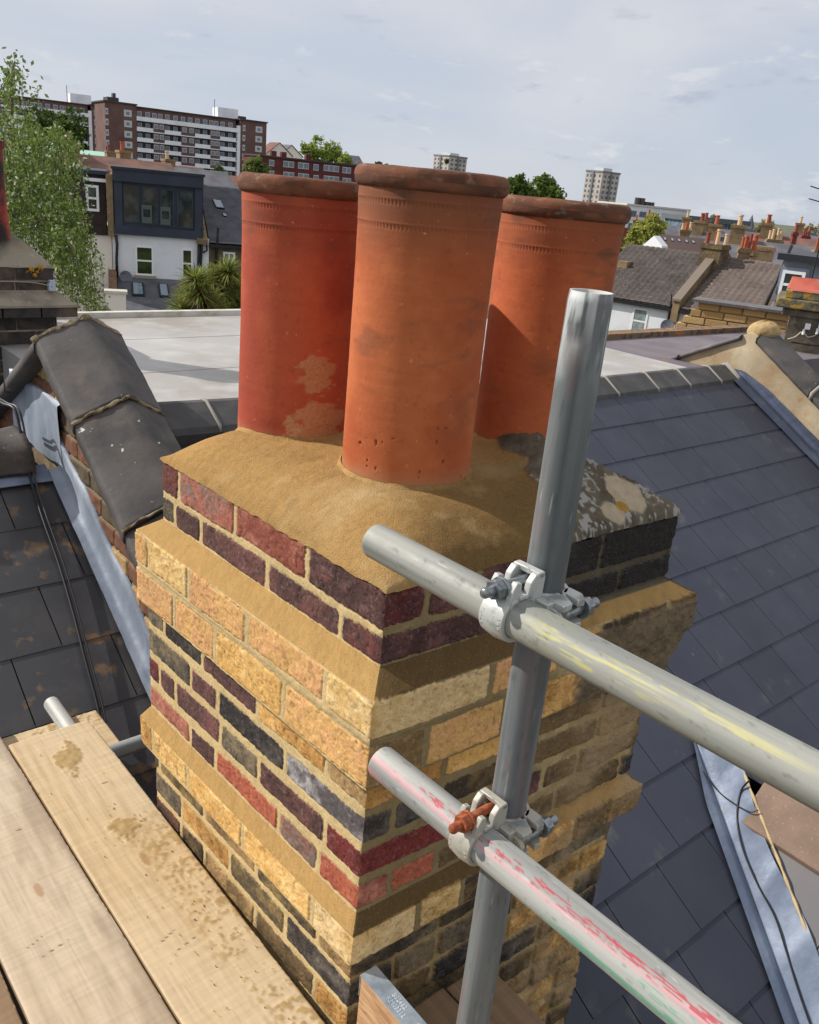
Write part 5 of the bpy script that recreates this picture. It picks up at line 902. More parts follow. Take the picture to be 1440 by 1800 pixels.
pp = thing('parapet_wall', 'sloping brick party upstand between the dark dormer and the slate roof', 'parapet', PL.P(ra, -6)); mb = MB(); a = PL.sz(352, 320, -5)[0]; a = ra - .50; mb.prism([PL.P(a, zr + .35, -4.8), PL.P(a, ze + .12, .22), PL.P(a, ze - .06, .22), PL.P(a, ze - .06, -5)], PL.e * .42); mb.build('brickwork', mbrkL, pp)

# ------------------------------------------------------------------ trees
def leaves(n, cen, size, rng, up=.0, asp=1.6):
    d = rng.normal(size=(n, 3)); d /= np.linalg.norm(d, axis=1)[:, None]; e = rng.normal(size=(n, 3)); e = np.cross(d, e); e /= np.linalg.norm(e, axis=1)[:, None]; sz = size * rng.uniform(.6, 1.3, n)[:, None]
    a = d * sz * .5 * asp; b = e * sz * .5
    return np.stack([cen - a, cen - b * .9, cen + a, cen + b * .9], 1).reshape(-1, 3)
def leaf_mesh(name, V, C, m, par):
    n = len(V) // 4; me = bpy.data.meshes.new(name); me.vertices.add(4 * n); off = npv(wloc(par)); me.vertices.foreach_set('co', (V - off).astype(np.float32).ravel()); me.loops.add(4 * n); me.loops.foreach_set('vertex_index', np.arange(4 * n, dtype=np.int32))
    me.polygons.add(n); me.polygons.foreach_set('loop_start', np.arange(0, 4 * n, 4, dtype=np.int32)); me.update(calc_edges=True); a = me.color_attributes.new('Col', 'FLOAT_COLOR', 'POINT'); a.data.foreach_set('color', np.concatenate([np.repeat(C, 4, 0), np.ones((4 * n, 1))], 1).astype(np.float32).ravel()); return link(name, me, m, par)
def leafmat(name):
    if name in MATS: return MATS[name]
    m = mat(name, (1, 1, 1), .6, vcol=True, spec=.3); t = m.node_tree; p = t.nodes['Principled BSDF']; tr = t.nodes.new('ShaderNodeBsdfTranslucent'); a = t.nodes.new('ShaderNodeVertexColor'); a.layer_name = 'Col'; t.links.new(a.outputs[0], tr.inputs[0]); mx = t.nodes.new('ShaderNodeMixShader'); mx.inputs[0].default_value = .35
    t.links.new(p.outputs[0], mx.inputs[1]); t.links.new(tr.outputs[0], mx.inputs[2]); t.links.new(mx.outputs[0], t.nodes['Material Output'].inputs[0]); return m
mleaf = leafmat('leaf'); mbark = mat('bark', S(92, 80, 66), .9, bumps=[(20, .5, .01)])
def tree(label, base, top_z, blobs, leaf, n, c0, c1, seed, group=None, name='tree'):
    """blobs: (x,y,z,r,rz) in metres around base; irregular clumps spread through them"""
    rng = np.random.default_rng(seed); t = thing(name, label, 'tree', base, group); tb = MB(); h = top_z - base.z; rt = max(.1, h * .018)
    tb.tube([base, base + Vector((rt, 0, h * .35)), base + Vector((-rt, rt, h * .62)), base + Vector((0, 0, h * .85))], [rt * 1.3, rt, rt * .6, rt * .25], 8)
    for (x, y, z, r, rz) in blobs: tb.tube([base + Vector((0, 0, h * .4)), base + Vector((x * .5, y * .5, h * .4 * .5 + z * .5)), base + Vector((x, y, z))], [rt * .5, rt * .3, rt * .1], 6)
    tb.build('trunk', mbark, t, smooth=True); V = []; C = []; tot = sum(b[3] ** 2 for b in blobs)
    for (x, y, z, r, rz) in blobs:
        nb = int(n * r * r / tot); ncl = max(12, nb // 60); cd = rng.normal(size=(ncl, 3)); cd /= np.linalg.norm(cd, axis=1)[:, None]; cr = rng.uniform(.45, 1.05, ncl)[:, None]; cc = cd * cr * np.array([r, r, rz]) + np.array([x, y, z]); k = rng.integers(0, ncl, nb)
        p = cc[k] + rng.normal(size=(nb, 3)) * r * .16 * rng.uniform(.5, 1.3, ncl)[k][:, None]; V.append(leaves(nb, p + npv(base), leaf, rng)); f = (rng.uniform(0, 1, ncl)[k] * .6 + rng.uniform(0, .4, nb))[:, None]; C.append(np.array(S(*c0)) * (1 - f) + np.array(S(*c1)) * f)
    leaf_mesh('crown', np.concatenate(V), np.concatenate(C), mleaf, t); return t
def px_tree(label, pts, D, n, leaf, c0, c1, seed, group=None, dz=1.0):
    """pts: (px, py, radius_px)"""
    b = at(pts[0][0], pts[0][1], D); base = Vector((b.x, b.y, -10)); bl = []; top = -99
    rg = np.random.default_rng(seed)
    for x, y, rp in pts: p = at(x, y, D + rg.uniform(-.5, .5) * rp * D / F_PX); r = rp * D / F_PX; bl.append((p.x - base.x, p.y - base.y, p.z + 10, r, r * dz)); top = max(top, p.z)
    return tree(label, base, top, bl, leaf, n, c0, c1, seed, group)
# hanging birch at the left edge
rng = np.random.default_rng(5); Db = 13.0; bt = at(-70, 470, Db); bt.z = -10
t = thing('tree', 'airy silver-green birch with hanging sprays at the left edge', 'tree', bt); V = []; C = []; tw = MB()
poly = [(-60, 150), (0, 150), (18, 118), (34, 125), (30, 180), (62, 200), (118, 232), (128, 262), (96, 252), (128, 282), (140, 300), (136, 380), (150, 400), (168, 430), (174, 462), (160, 500), (152, 538), (134, 500), (110, 470), (92, 465), (86, 490), (60, 440), (-60, 460)]
def inside(x, y):
    r = False; j = len(poly) - 1
    for i in range(len(poly)):
        if (poly[i][1] > y) != (poly[j][1] > y) and x < (poly[j][0] - poly[i][0]) * (y - poly[i][1]) / (poly[j][1] - poly[i][1]) + poly[i][0]: r = not r
        j = i
    return r
cnt = 0
while cnt < 440:
    x, y = rng.uniform(-60, 175), rng.uniform(105, 530)
    if not inside(x, y): continue
    dn = noise3(np.array([[x / 26, y / 30, .5]]), 3)[0]
    if dn < -.08 and rng.random() < .85: continue
    cnt += 1; D = Db + rng.uniform(-1.6, 1.6); p = at(x, y, D); ln = rng.uniform(.35, 1.0); q = []; dx, dy = rng.uniform(-.16, .22), rng.uniform(-.2, .2)
    for k in range(8): f = k / 7; q.append(p + Vector((dx * (1 - (1 - f) ** 2), dy * f, .12 * math.sin(f * PI) - ln * f ** 1.4)))
    tw.tube([q[0], q[3], q[7]], [.006, .004, .002], 3, cap=False); nl = 42; f = rng.uniform(0, 1, nl) * 7; i0 = np.clip(f.astype(int), 0, 6); Q = np.array([npv(a) for a in q]); cen = Q[i0] * (1 - (f - i0))[:, None] + Q[i0 + 1] * (f - i0)[:, None] + rng.normal(size=(nl, 3)) * .045
    V.append(leaves(nl, cen, .036, rng, asp=1.5)); g = (rng.uniform(0, 1, nl) * .5 + .5 * rng.random())[:, None]; c = np.array(S(66, 92, 36)) * (1 - g) + np.array(S(144, 164, 84)) * g; sil = rng.random((nl, 1)) < .07; C.append(np.where(sil, np.array(S(206, 214, 190)), c))
for (x0, y0, x1, y1) in ((-70, 300, 12, 150), (-70, 330, 110, 240), (-70, 360, 130, 300), (-70, 380, 165, 430), (20, 200, 30, 112), (-60, 250, 40, 190), (60, 330, 140, 400)):
    a, b = at(x0, y0, Db), at(x1, y1, Db + rng.uniform(-1, 1)); m_ = a.lerp(b, .5) + Vector((0, 0, .25)); tw.tube([a, a.lerp(m_, .5) + Z3 * .05, m_, m_.lerp(b, .5) + Z3 * .04, b], [.035, .026, .018, .010, .003], 6)
tw.tube([bt, at(-72, 900, Db), at(-74, 380, Db), at(-70, 150, Db)], [.22, .18, .10, .03], 10)
for (x, y) in ((26, 100), (40, 122), (20, 128), (34, 140), (66, 150), (64, 172), (14, 106)):
    p = at(x, y, Db); V.append(leaves(14, npv(p) + rng.normal(size=(14, 3)) * .05, .04, rng)); C.append(np.repeat(np.array([S(120, 140, 84)]), 14, 0)); tw.tube([p, p + Vector((-.03, 0, -.35))], .003, 3)
tw.build('trunk', mbark, t); leaf_mesh('crown', np.concatenate(V), np.concatenate(C), mleaf, t)
# cabbage palms
def palm(label, pts, D, seed):
    rng = np.random.default_rng(seed); b = at(pts[0][0], pts[0][1], D); base = Vector((b.x, b.y, -10)); t = thing('palm_tree', label, 'palm', base, 'cabbage palms in the garden'); tb = MB(); V = []; F = []; C = []
    for (x, y) in pts:
        c = at(x, y, D + rng.uniform(-.6, .6)); tb.tube([base, base.lerp(c, .5) + Vector((rng.uniform(-.2, .2), 0, .3)), c - Z3 * .05], [.10, .075, .06], 8)
        for k in range(250):
            el = math.asin(rng.uniform(-.45, 1)); az = rng.uniform(0, 2 * PI); d = Vector((math.cos(az) * math.cos(el), math.sin(az) * math.cos(el), math.sin(el))); L_ = rng.uniform(.34, .62); s = d.cross(Z3).normalized() * .013; o = len(V); up = s.cross(d).normalized()
            for f, wd in ((.05, .7), (.35, 1.1), (.7, .8), (1.0, .05)): p = c + d * L_ * f - Z3 * .22 * L_ * f * f; V += [p - s * wd, p - up * .006 * wd, p + s * wd]
            F += [(o + 3 * j + i, o + 3 * j + i + 1, o + 3 * j + i + 4, o + 3 * j + i + 3) for j in range(3) for i in range(2)]; g = rng.random(); c_ = tuple(a * (1 - g) + b_ * g for a, b_ in zip(S(84, 100, 40), S(168, 172, 92))); c_ = c_ if el > -.2 or rng.random() < .4 else S(120, 96, 60); C += [c_] * 12
    tb.build('trunk', mbark, t, smooth=True); mb = MB(); mb.v = [tuple(v) for v in V]; mb.f = F; mb.c = C; mb.build('crown', mleaf, t, recalc=False)
palm('spiky cabbage palm clump left of the red pot, its taller right half', [(388, 486), (402, 478), (412, 505), (392, 515), (420, 535), (372, 495), (405, 540)], 21, 2)
palm('spiky cabbage palm clump in the garden, its lower left half', [(345, 492), (352, 515), (332, 520), (365, 530), (345, 545), (320, 545), (375, 545)], 20, 3)
px_tree('small white-flowering shrub at the foot of the hanging tree', [(168, 545, 16), (190, 550, 12)], 17, 900, .06, (120, 130, 90), (220, 220, 200), 9)

# ------------------------------------------------------------------ tall apartment slabs on the left skyline
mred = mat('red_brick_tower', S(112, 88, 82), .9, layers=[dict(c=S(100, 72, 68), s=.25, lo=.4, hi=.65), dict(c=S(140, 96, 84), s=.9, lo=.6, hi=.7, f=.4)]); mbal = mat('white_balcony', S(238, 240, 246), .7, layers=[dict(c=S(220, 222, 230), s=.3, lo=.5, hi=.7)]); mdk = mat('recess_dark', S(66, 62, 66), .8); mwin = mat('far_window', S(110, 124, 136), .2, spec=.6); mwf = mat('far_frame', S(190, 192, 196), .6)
PA = PF(184, 182, 268, 33.3); zT = PA.sz(300, 197)[1]; st = 2.66
def slab_block(label, pf, xa, xb, xc, xd, yt, levels=11, seed=0, plant=None):
    """left tower xa..xb, balcony front xb..xc, right tower xc..xd (pixels along the roofline)"""
    sa, sb, sc, sd_ = [pf.sz(x, yt + (x - xa) * .12)[0] for x in (xa, xb, xc, xd)]; zt = pf.sz((xb + xc) / 2, yt + ((xb + xc) / 2 - xa) * .125)[1]; t = thing('apartment_block', label, 'apartment block', pf.P((sa + sd_) / 2, -16), 'brick apartment slabs on the skyline')
    w_ = MB(); pf.box(w_, sa, sb, -16, zt + .35, -12, 0); pf.box(w_, sb, sc, -16, zt, -11.5, -1.5); pf.box(w_, sc + .9, sd_, -16, zt + .1, -12, 0)
    segs = [(0, .155, 1), (.155, .265, 0), (.265, .425, 1), (.425, .565, 0), (.565, .72, 1), (.72, .82, 0), (.82, .985, 1)]
    for a, b, bal in segs:
        if not bal: pf.box(w_, sb + (sc - sb) * a, sb + (sc - sb) * b, -16, zt - 2.2, -1.5, -.15)
    w_.build('wall', mred, t); W_ = sc - sb; nwin = [0]; ef, ew = MB(), MB()
    def pane(c, z0, z1, hw, gw, gz, o):
        nwin[0] += 1; f, g = (MB(), MB()) if nwin[0] <= 98 else (ef, ew)
        pf.box(f, c - hw, c + hw, z0, z1, o - .05, o + .02); pf.box(g, c - gw, c + gw, z0 + gz, z1 - gz, o + .02, o + .05)
        if nwin[0] <= 98: multi('window', [(f, mwf), (g, mwin)], t)
    def part1(name, m, *b): mb = MB(); pf.box(mb, *b); mb.build(name, m, t)
    for k in range(levels):
        z = zt - 2.45 - st * k
        if k == 0: part1('balcony', mbal, sb, sc, z - .95, z + .15, -.4, 0)
        else:
            part1('floor_band', mbal, sb, sc, z - .95, z - .72, -.6, -.02)
            for a, b, bal in segs:
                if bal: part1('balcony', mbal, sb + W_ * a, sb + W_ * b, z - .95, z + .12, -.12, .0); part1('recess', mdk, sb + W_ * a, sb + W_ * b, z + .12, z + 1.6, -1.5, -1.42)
        for a, b, bal in segs:
            x0, x1 = sb + W_ * a, sb + W_ * b
            for i in range(2): pane(x0 + (x1 - x0) * (i + .5) / 2, z + (.10 if k else .30), z + (1.3 if k else 1.5), .62, .48, .14, -1.38 if (bal and k) else (-1.45 if k == 0 else -.1))
        z = zt - 1.9 - st * k
        for c in (sb - 2.4, sd_ - 2.4): pane(c, z - .85, z + .85, 1.05, .45, .5, .02)
        for c in (sa + .45, sc + 2.0): pane(c, z - .9, z + .7, .4, .25, .4, .02)
    if ef.v: o = multi('window_rows', [(ef, mwf), (ew, mwin)], t); o['kind'] = 'stuff'
    part1('end_column', mbal, sc, sc + .9, -16, zt - 1.5, -1.2, 0); rf = MB(); pf.box(rf, sa - .4, sb + .2, zt + .35, zt + .7, -12.3, .35); pf.box(rf, sb + .21, sc + .6, zt, zt + .25, -12, -1.0); pf.box(rf, sc + .62, sd_ + .3, zt + .1, zt + .45, -12.3, .3); pf.box(rf, sa + 1.5, sa + 4.5, zt + .7, zt + 1.8, -8, -3); pf.box(rf, sa + 3.5, sa + 4.2, zt + 1.8, zt + 3, -7, -5); pf.box(rf, sc + 1.5, sc + 4.5, zt + .45, zt + 1.4, -9, -5); rf.build('roof', mat('dark_roofing', S(72, 66, 68), .8), t)
    pm = MB(); p0, p1 = (sc - 4.5, sc + 1.6); pf.box(pm, p0, p1, zt + .25, zt + 3.0, -9, -4); pm.build('plant_room', mbal, t); am = MB(); am.tube([pf.P(p0 - .8, zt, -5), pf.P(p0 - .8, zt + 5, -5)], .09, 5); am.build('antenna', mdk, t); return t
slab_block('long brick apartment slab with white balconies, nearer and complete', PA, 184, 240, 418, 469, 181)
PB = PF(160, 181, 305, 30); slab_block('second brick apartment slab half hidden by trees at the far left', PB, -60, -30, 155, 186, 158, levels=11)
# low red brick block
PC_ = PF(465, 275, 200, 33); rb_ = thing('apartment_block', 'low dark red brick flats with white windows behind the pots', 'flats', PC_.P(8, -10)); s0, s1 = PC_.sz(458, 276)[0], PC_.sz(700, 298)[0]; zt = PC_.sz(560, 285)[1]; mb = MB(); PC_.box(mb, s0, s1, -14, zt, -10, 0); mb.build('wall', mat('deep_red_brick', S(104, 52, 50), .9, layers=[dict(c=S(86, 44, 44), s=.5, lo=.4, hi=.65)]), rb_)
mb = MB(); PC_.box(mb, s0 - .3, s1 + .3, zt, zt + .3, -10.3, .35); mb.build('roof', mat('dark_roofing', 0), rb_); xw = [(473, 482), (498, 517), (524, 543), (551, 560), (569, 596), (602, 617)]
for a, b in xw:
    for r_ in range(3):
        y = 280 + (a - 465) * .10 + r_ * 19; fr = MB(); wn = MB(); q = PC_.rect(a, y, b, y + 11); PC_.box(fr, q[0], q[1], q[2], q[3], -.02, .05); n_ = max(1, int((q[1] - q[0]) / 1.0))
        for i in range(n_): w_ = (q[1] - q[0]) / n_; PC_.box(wn, q[0] + w_ * i + .1, q[0] + w_ * (i + 1) - .1, q[2] + .15, q[3] - .15, .05, .08)
        multi('window', [(fr, mwf), (wn, mwin)], rb_)
for x in (490, 508, 552): mb = MB(); s = PC_.sz(x, 272)[0]; PC_.box(mb, s, s + 1.2, zt + .3, zt + 1.4, -5, -4); mb.build('chimney', mat('deep_red_brick', 0), rb_)
# generic distant houses
def house(label, px, py, D, wd, az, zt, h=2.4, depth=8, wall=None, roof=None, group=None, chim=1, pots=1, wins=True, name='house', gable=False):
    pf = PF(px, py, D, az); t = thing(name, label, 'house', pf.P(0, -10), group); ze = zt - h; mb = MB(); pf.box(mb, -wd / 2, wd / 2, -10, ze, -depth, 0)
    if gable:
        mb.prism([pf.P(-wd / 2, ze, 0), pf.P(wd / 2, ze, 0), pf.P(0, zt, 0)], pf.n * -depth); mb.build('wall', wall, t); r = MB(); k = .18
        for sg in (-1, 1): r.prism([pf.P(sg * (wd / 2 + .25), ze - .05, .25), pf.P(0, zt + .14, .25), pf.P(0, zt + .30, .25), pf.P(sg * (wd / 2 + .3), ze + .10, .25)], pf.n * -(depth + .5))
        r.build('roof', roof, t)
    else:
        for s in (-wd / 2, wd / 2 - .2): mb.prism([pf.P(s, ze, 0), pf.P(s, zt - .05, -depth / 2), pf.P(s, ze, -depth)], pf.e * .2)
        mb.build('wall', wall, t); r = MB(); r.prism([pf.P(-wd / 2, ze, .2), pf.P(-wd / 2, zt, -depth / 2), pf.P(-wd / 2, ze, -depth - .2), pf.P(-wd / 2, ze + .15, -depth - .2), pf.P(-wd / 2, zt + .15, -depth / 2), pf.P(-wd / 2, ze + .15, .2)], pf.e * wd); r.build('roof', roof, t)
    if wins:
        for s in (-wd * .25, wd * .22):
            z0 = ze - 1.9; f = MB(); pf.box(f, s - .5, s + .5, z0, z0 + 1.5, -.02, .05); fo = f.build('window', mwf, t); g = MB(); pf.box(g, s - .42, s + .42, z0 + .08, z0 + .70, .05, .07); pf.box(g, s - .42, s + .42, z0 + .78, z0 + 1.42, .05, .07); g.build('pane', mglass, fo)
    for c in range(chim):
        s = -wd / 2 + .1 if c == 0 else wd / 2 - .9; b = MB(); pf.box(b, s, s + .75, ze, zt + .75, -depth / 2 - .9, -depth / 2 + .6); pf.box(b, s - .06, s + .81, zt + .75, zt + .92, -depth / 2 - .96, -depth / 2 + .66); co_ = b.build('chimney', mbrkL, t)
        for p in range(pots): b = MB(); q = pf.P(s + .37, zt + .90, -depth / 2 - .55 + p * .42); b.tube([q, q + Z3 * .5, q + Z3 * .52, q + Z3 * .6], [.14, .12, .16, .15], 10); b.build('chimney_pot', MPOT[(p + seed_h[0]) % 3], co_); 
    seed_h[0] += 1; return t
seed_h = [0]; MPOT = [mat('pot_orange', S(176, 92, 62), .8), mat('pot_buff', S(206, 176, 138), .8), mat('pot_red', S(140, 70, 56), .8)]
mrr = mat('distant_red_roof', S(128, 92, 80), .9, layers=[dict(c=S(104, 78, 70), s=.8, lo=.4, hi=.6)]); mcr3 = mat('cream_render', 0); mdr = mat('distant_slate', S(104, 104, 110), .8, layers=[dict(c=S(84, 84, 90), s=.8, lo=.4, hi=.6)])
elz = lambda px, py, D: at(px, py, D).z
for i, (x, y, D, wd, az, h, wl, rf, g, lab) in enumerate([
    (60, 268, 70, 9, 30, 2.2, mbrkL, mdr, 0, 'far brick house behind the hanging tree'), (160, 276, 75, 9, 28, 2.2, mbrkL, mdr, 0, 'house with orange pots behind the brown mansard'), (235, 285, 62, 7, 32, 1.8, mbrkL, mrr, 0, 'brick house with a broad stack just over the dark dormer'),
    (330, 300, 66, 8, 30, 1.8, mcr3, mdr, 0, 'pale house peeping over the right end of the dark dormer'), (400, 312, 72, 8, 30, 1.8, mbrkL, mrr, 0, 'small brick house left of the red pot rim'), (290, 292, 95, 10, 30, 2.4, mbrkL, mrr, 0, 'house below the middle of the long balcony slab'),
    (492, 252, 300, 9, 33, 3.5, mcr3, mrr, 1, 'red gabled house on the hill right of the balcony slab'), (513, 256, 305, 8, 33, 3.2, mcr3, mdr, 1, 'pale gabled house on the hill beside the red gabled one'), (618, 273, 290, 9, 30, 2.5, mcr3, mdr, 0, 'pale roofed house on the hill right of the bright tree')]):
    house(lab, x, y, D, wd, az, elz(x, y, D), h, wall=wl, roof=rf, gable=bool(g), chim=1 if D < 200 else 0, group='houses on the left skyline')
PG_ = PF(195, 275, 120, 30); t = thing('school_building', 'building with a mint green roof behind the left rooftops', 'building', PG_.P(-8, -10)); mb = MB(); q = PG_.rect(70, 268, 197, 300); PG_.box(mb, q[0], q[1], -10, q[3] - 1, -10, 0); mb.build('wall', mbrkL, t); mb = MB(); mb.prism([PG_.P(q[0], q[3] - 1.0, .3), PG_.P(q[0], q[3] + .4, -4), PG_.P(q[0], q[3] + .4, -7), PG_.P(q[0], q[3] - 1, -10)], PG_.e * (q[1] - q[0])); mb.build('roof', mat('mint_roof', S(168, 204, 186), .7), t)
px_tree('dark green tree between the two brick slabs', [(118, 225, 26), (95, 245, 28), (135, 245, 18), (75, 225, 24), (110, 260, 26), (145, 258, 9)], 230, 9000, .55, (54, 78, 38), (98, 118, 54), 21)
px_tree('small green tree rising over the rooftops left of the red pot', [(446, 290, 13), (458, 296, 11), (438, 298, 9)], 150, 2500, .4, (84, 104, 54), (140, 150, 80), 22)
px_tree('bright spring tree on the skyline above the red flats', [(560, 265, 18), (582, 272, 16), (540, 262, 12), (600, 280, 14), (565, 278, 20)], 260, 6000, .5, (110, 132, 58), (176, 188, 96), 23)
px_tree('small garden tree under the balcony slab', [(383, 302, 8), (390, 308, 8), (375, 309, 6)], 110, 1500, .3, (62, 80, 46), (100, 118, 66), 24)
px_tree('rounded green tree left of the right pot rim gap', [(908, 325, 15), (900, 335, 16), (916, 338, 14)], 160, 4500, .4, (62, 90, 40), (112, 134, 58), 25)
px_tree('larger green tree right of the rounded one behind the pots', [(955, 332, 20), (968, 342, 20), (940, 344, 18), (978, 350, 12)], 165, 6500, .4, (66, 92, 42), (124, 144, 64), 26)
px_tree('pale thin tree between the two green ones', [(930, 325, 11), (934, 340, 13)], 175, 1000, .35, (120, 128, 96), (160, 164, 126), 27)
px_tree('dark shrub tip beside the front pot rim', [(668, 292, 7), (676, 296, 6), (786, 283, 3)], 170, 700, .35, (46, 66, 40), (80, 96, 54), 28)
# tower blocks
def tower(label, x0, x1, xc, ytop, D, seed):
    pf = PF(xc, ytop, D, 42); t = thing('tower_block', label, 'tower block', pf.P(0, -12)); w = (x1 - xc) * D / F_PX * 1.25; w2_ = (xc - x0) * D / F_PX * 1.25; zt = elz(xc, ytop, D); mb = MB(); pf.box(mb, 0, w, -12, zt, -w2_, 0); mb.build('wall', mat('tower_concrete', S(188, 180, 172), .85, layers=[dict(c=S(166, 158, 152), s=.2, lo=.4, hi=.6)]), t)
    bd = MB(); mtw = mat('tower_window', S(92, 98, 110), .3)
    for k in range(12):
        z = zt - 2.6 - 2.75 * k
        for f in (.12, .34, .58, .8): fr = MB(); pf.box(fr, w * f, w * f + w * .12, z, z + 1.4, 0, .06); fr.build('window', mtw, t)
        for f in (.10, .38, .62, .84): fr = MB(); pf.box(fr, -.06, 0, z, z + 1.4, -w2_ * f - w2_ * .1, -w2_ * f); fr.build('window', mtw, t)
    pf.box(bd, w * .46, w * .56, -12, zt + .6, -.01, .5); pf.box(bd, -.5, .01, -12, zt + .6, -w2_ * .6, -w2_ * .5); pf.box(bd, -.3, w + .3, zt, zt + .9, -w2_ - .3, .3); bd.build('fins', mat('tower_trim', S(120, 122, 122), .7), t)
    mb = MB(); pf.box(mb, w * .25, w * .75, zt + .9, zt + 2.6, -w2_ * .8, -w2_ * .25); mb.build('plant_room', mat('tower_plant', S(200, 202, 204), .7), t)
tower('pale concrete tower block standing clear on the skyline right of the pots', 1033, 1096, 1060, 303, 520, 1); tower('pale tower block just showing behind the front pot rim', 760, 822, 790, 275, 620, 2)
# ------------------------------------------------------------------ right-hand distance
PR = PF(1110, 560, 43, -36)
zeR = PR.sz(1110, 529)[1]; zrR = PR.sz(1180, 438, -4.3)[1]
def rs(px, py, o=0): return PR.sz(px, py, o)[0]
h1 = thing('terraced_house', 'white house with a grey tiled roof and sash window right of the pots', 'house', PR.P(0, -10)); sA, sB = rs(1040, 560), rs(1187, 540); sC = rs(1352, 565)
mb = MB(); PR.box(mb, sA, sB, -10, zeR, -8.6, 0); mb.build('wall', mpaint, h1); tiled_slope(PR, 'roof', mtile, h1, rs(1080, 470, -3) , sB - .15, zrR, -4.3, zeR, .25); mb = MB(); mb.prism([PR.P(sA, zeR, 0), PR.P(sA, zrR - .1, -4.3), PR.P(sA, zeR, -8.6)], PR.e * (sB - sA)); mb.build('far_slope', mtile, h1)
mb = MB(); PR.box(mb, sA, sB, zeR - .16, zeR - .02, .0, .22); mb.build('gutter', mblk, h1); window(PR, h1, 1110, 541, 1138, 588, 0, bars=1, fw=.09, gm=mat('net_curtain', S(150, 160, 158), .3, layers=[dict(c=S(110, 122, 120), s=3, lo=.4, hi=.6)]))
pipe(PR, h1, [(1180, 517), (1178, 545), (1170, 590)], o=.15, r=.06); dish(PR, 1173, 573, .30, 'grey satellite dish on the drainpipe between the two white walls')
mb = MB(); sv = rs(1086, 480, -2); z_ = PR.sz(1092, 470, -3)[1]; PR.box(mb, rs(1086, 465, -2.2), rs(1104, 465, -2.2), PR.sz(1095, 476, -2.2)[1] - .5, PR.sz(1095, 459, -2.2)[1], -2.9, -2.1); mb.build('chimney_stub', mbrkL, h1)
h2 = thing('terraced_house', 'pinkish white house with a lighter tiled roof beyond the small dish', 'house', PR.P(8, -10)); mb = MB(); PR.box(mb, sB, sC, -10, zeR - .02, -8.6, -.05); mb.build('wall', mat('pinkish_render', S(224, 214, 212), .8), h2)
mt2 = mat('brown_tile', S(112, 100, 94), .9, layers=[dict(c=S(94, 84, 80), s=1.0, lo=.4, hi=.65), dict(c=S(158, 146, 134), s=8, lo=.58, hi=.7, f=.7)], bumps=[(7, .4, .03)]); tiled_slope(PR, 'roof', mt2, h2, sB + .45, sC, zrR - .05, -4.3, zeR, .25, ex=.30); mb = MB(); mb.prism([PR.P(sB, zeR, 0), PR.P(sB, zrR - .15, -4.3), PR.P(sB, zeR, -8.6)], PR.e * (sC - sB)); mb.build('far_slope', mt2, h2)
mb = MB(); PR.box(mb, sB, sC, zeR - .18, zeR - .04, -.05, .22); mb.build('gutter', mblk, h2); window(PR, h2, 1207, 557, 1232, 590, -.05, bars=0, fw=.08)
def slope_parapet(label, s, o0=-4.6, wd=.32, hgt=.45):
    t = thing('parapet_wall', label, 'parapet', PR.P(s, -6)); zz = lambda o: zeR + (zrR - zeR) * (-o / 4.3); mb = MB(); mb.prism([PR.P(s, zz(.2) + hgt, .25), PR.P(s, zrR + hgt, -4.3), PR.P(s, zrR - 1, -8), PR.P(s, zeR - 1, -8), PR.P(s, zeR - .6, .25)], PR.e * wd); mb.build('brickwork', mbrkL, t); mb = MB(); mb.prism([PR.P(s - .05, zz(.2) + hgt, .32), PR.P(s - .05, zrR + hgt, -4.3), PR.P(s - .05, zrR + hgt + .10, -4.3), PR.P(s - .05, zz(.2) + hgt + .1, .32)], PR.e * (wd + .1)); mb.build('coping', mat('grey_coping', S(120, 110, 98), .9), t)
slope_parapet('sloping party parapet between the grey and the lighter tiled roofs', sB - .05); slope_parapet('mossy sloping parapet at the right end of the lighter tiled roof', sC - .1)
def stack(label, pf, x0, x1, y0, y1, o, pots, depth=.9, group=None, mat_=None, ph=.55, parts=True):
    q = pf.rect(x0, y0, x1, y1, o); t = thing('chimney_stack', label, 'chimney', pf.P(q[0], q[2] - 1, o), group); mb = MB(); pf.box(mb, q[0], q[1], q[2] - 1.2, q[3] - .22, o - depth, o); pf.box(mb, q[0] - .06, q[1] + .06, q[3] - .22, q[3] - .08, o - depth - .06, o + .06); pf.box(mb, q[0] - .02, q[1] + .02, q[3] - .08, q[3], o - depth - .02, o + .02); mb.build('brickwork', mat_ or mbrkL, t)
    n_ = len(pots)
    for i, c in enumerate(pots):
        f = (i + .5) / n_; p = pf.P(q[0] + (q[1] - q[0]) * f, q[3] - .02, o - depth * (.3 + .4 * (i % 2))); tp = thing('chimney_pot', ('orange', 'buff', 'red')[c] + ' pot number ' + str(i + 1) if 0 else POTL(c, i, label), 'chimney pot', p, 'pots on rooftop stacks'); mb = MB(); hh = ph * (1 + .15 * ((i * 7) % 3 - 1)); r = min(.15, (q[1] - q[0]) / n_ * .42); mb.tube([p, p + Z3 * hh * .85, p + Z3 * hh * .87, p + Z3 * hh, p + Z3 * hh], [r * 1.05, r * .9, r * 1.15, r * 1.1, r * .8], 14); mb.build('body', MPOT[c], tp, smooth=True, sharp=40)
    return t
ORD = ('leftmost', 'second', 'third', 'fourth')
def POTL(c, i, lab): return (('orange', 'buff', 'dark red')[c] + ' pot, ' + ORD[i] + ' on the ' + lab.split(',')[0].replace('the ', ''))[:110]
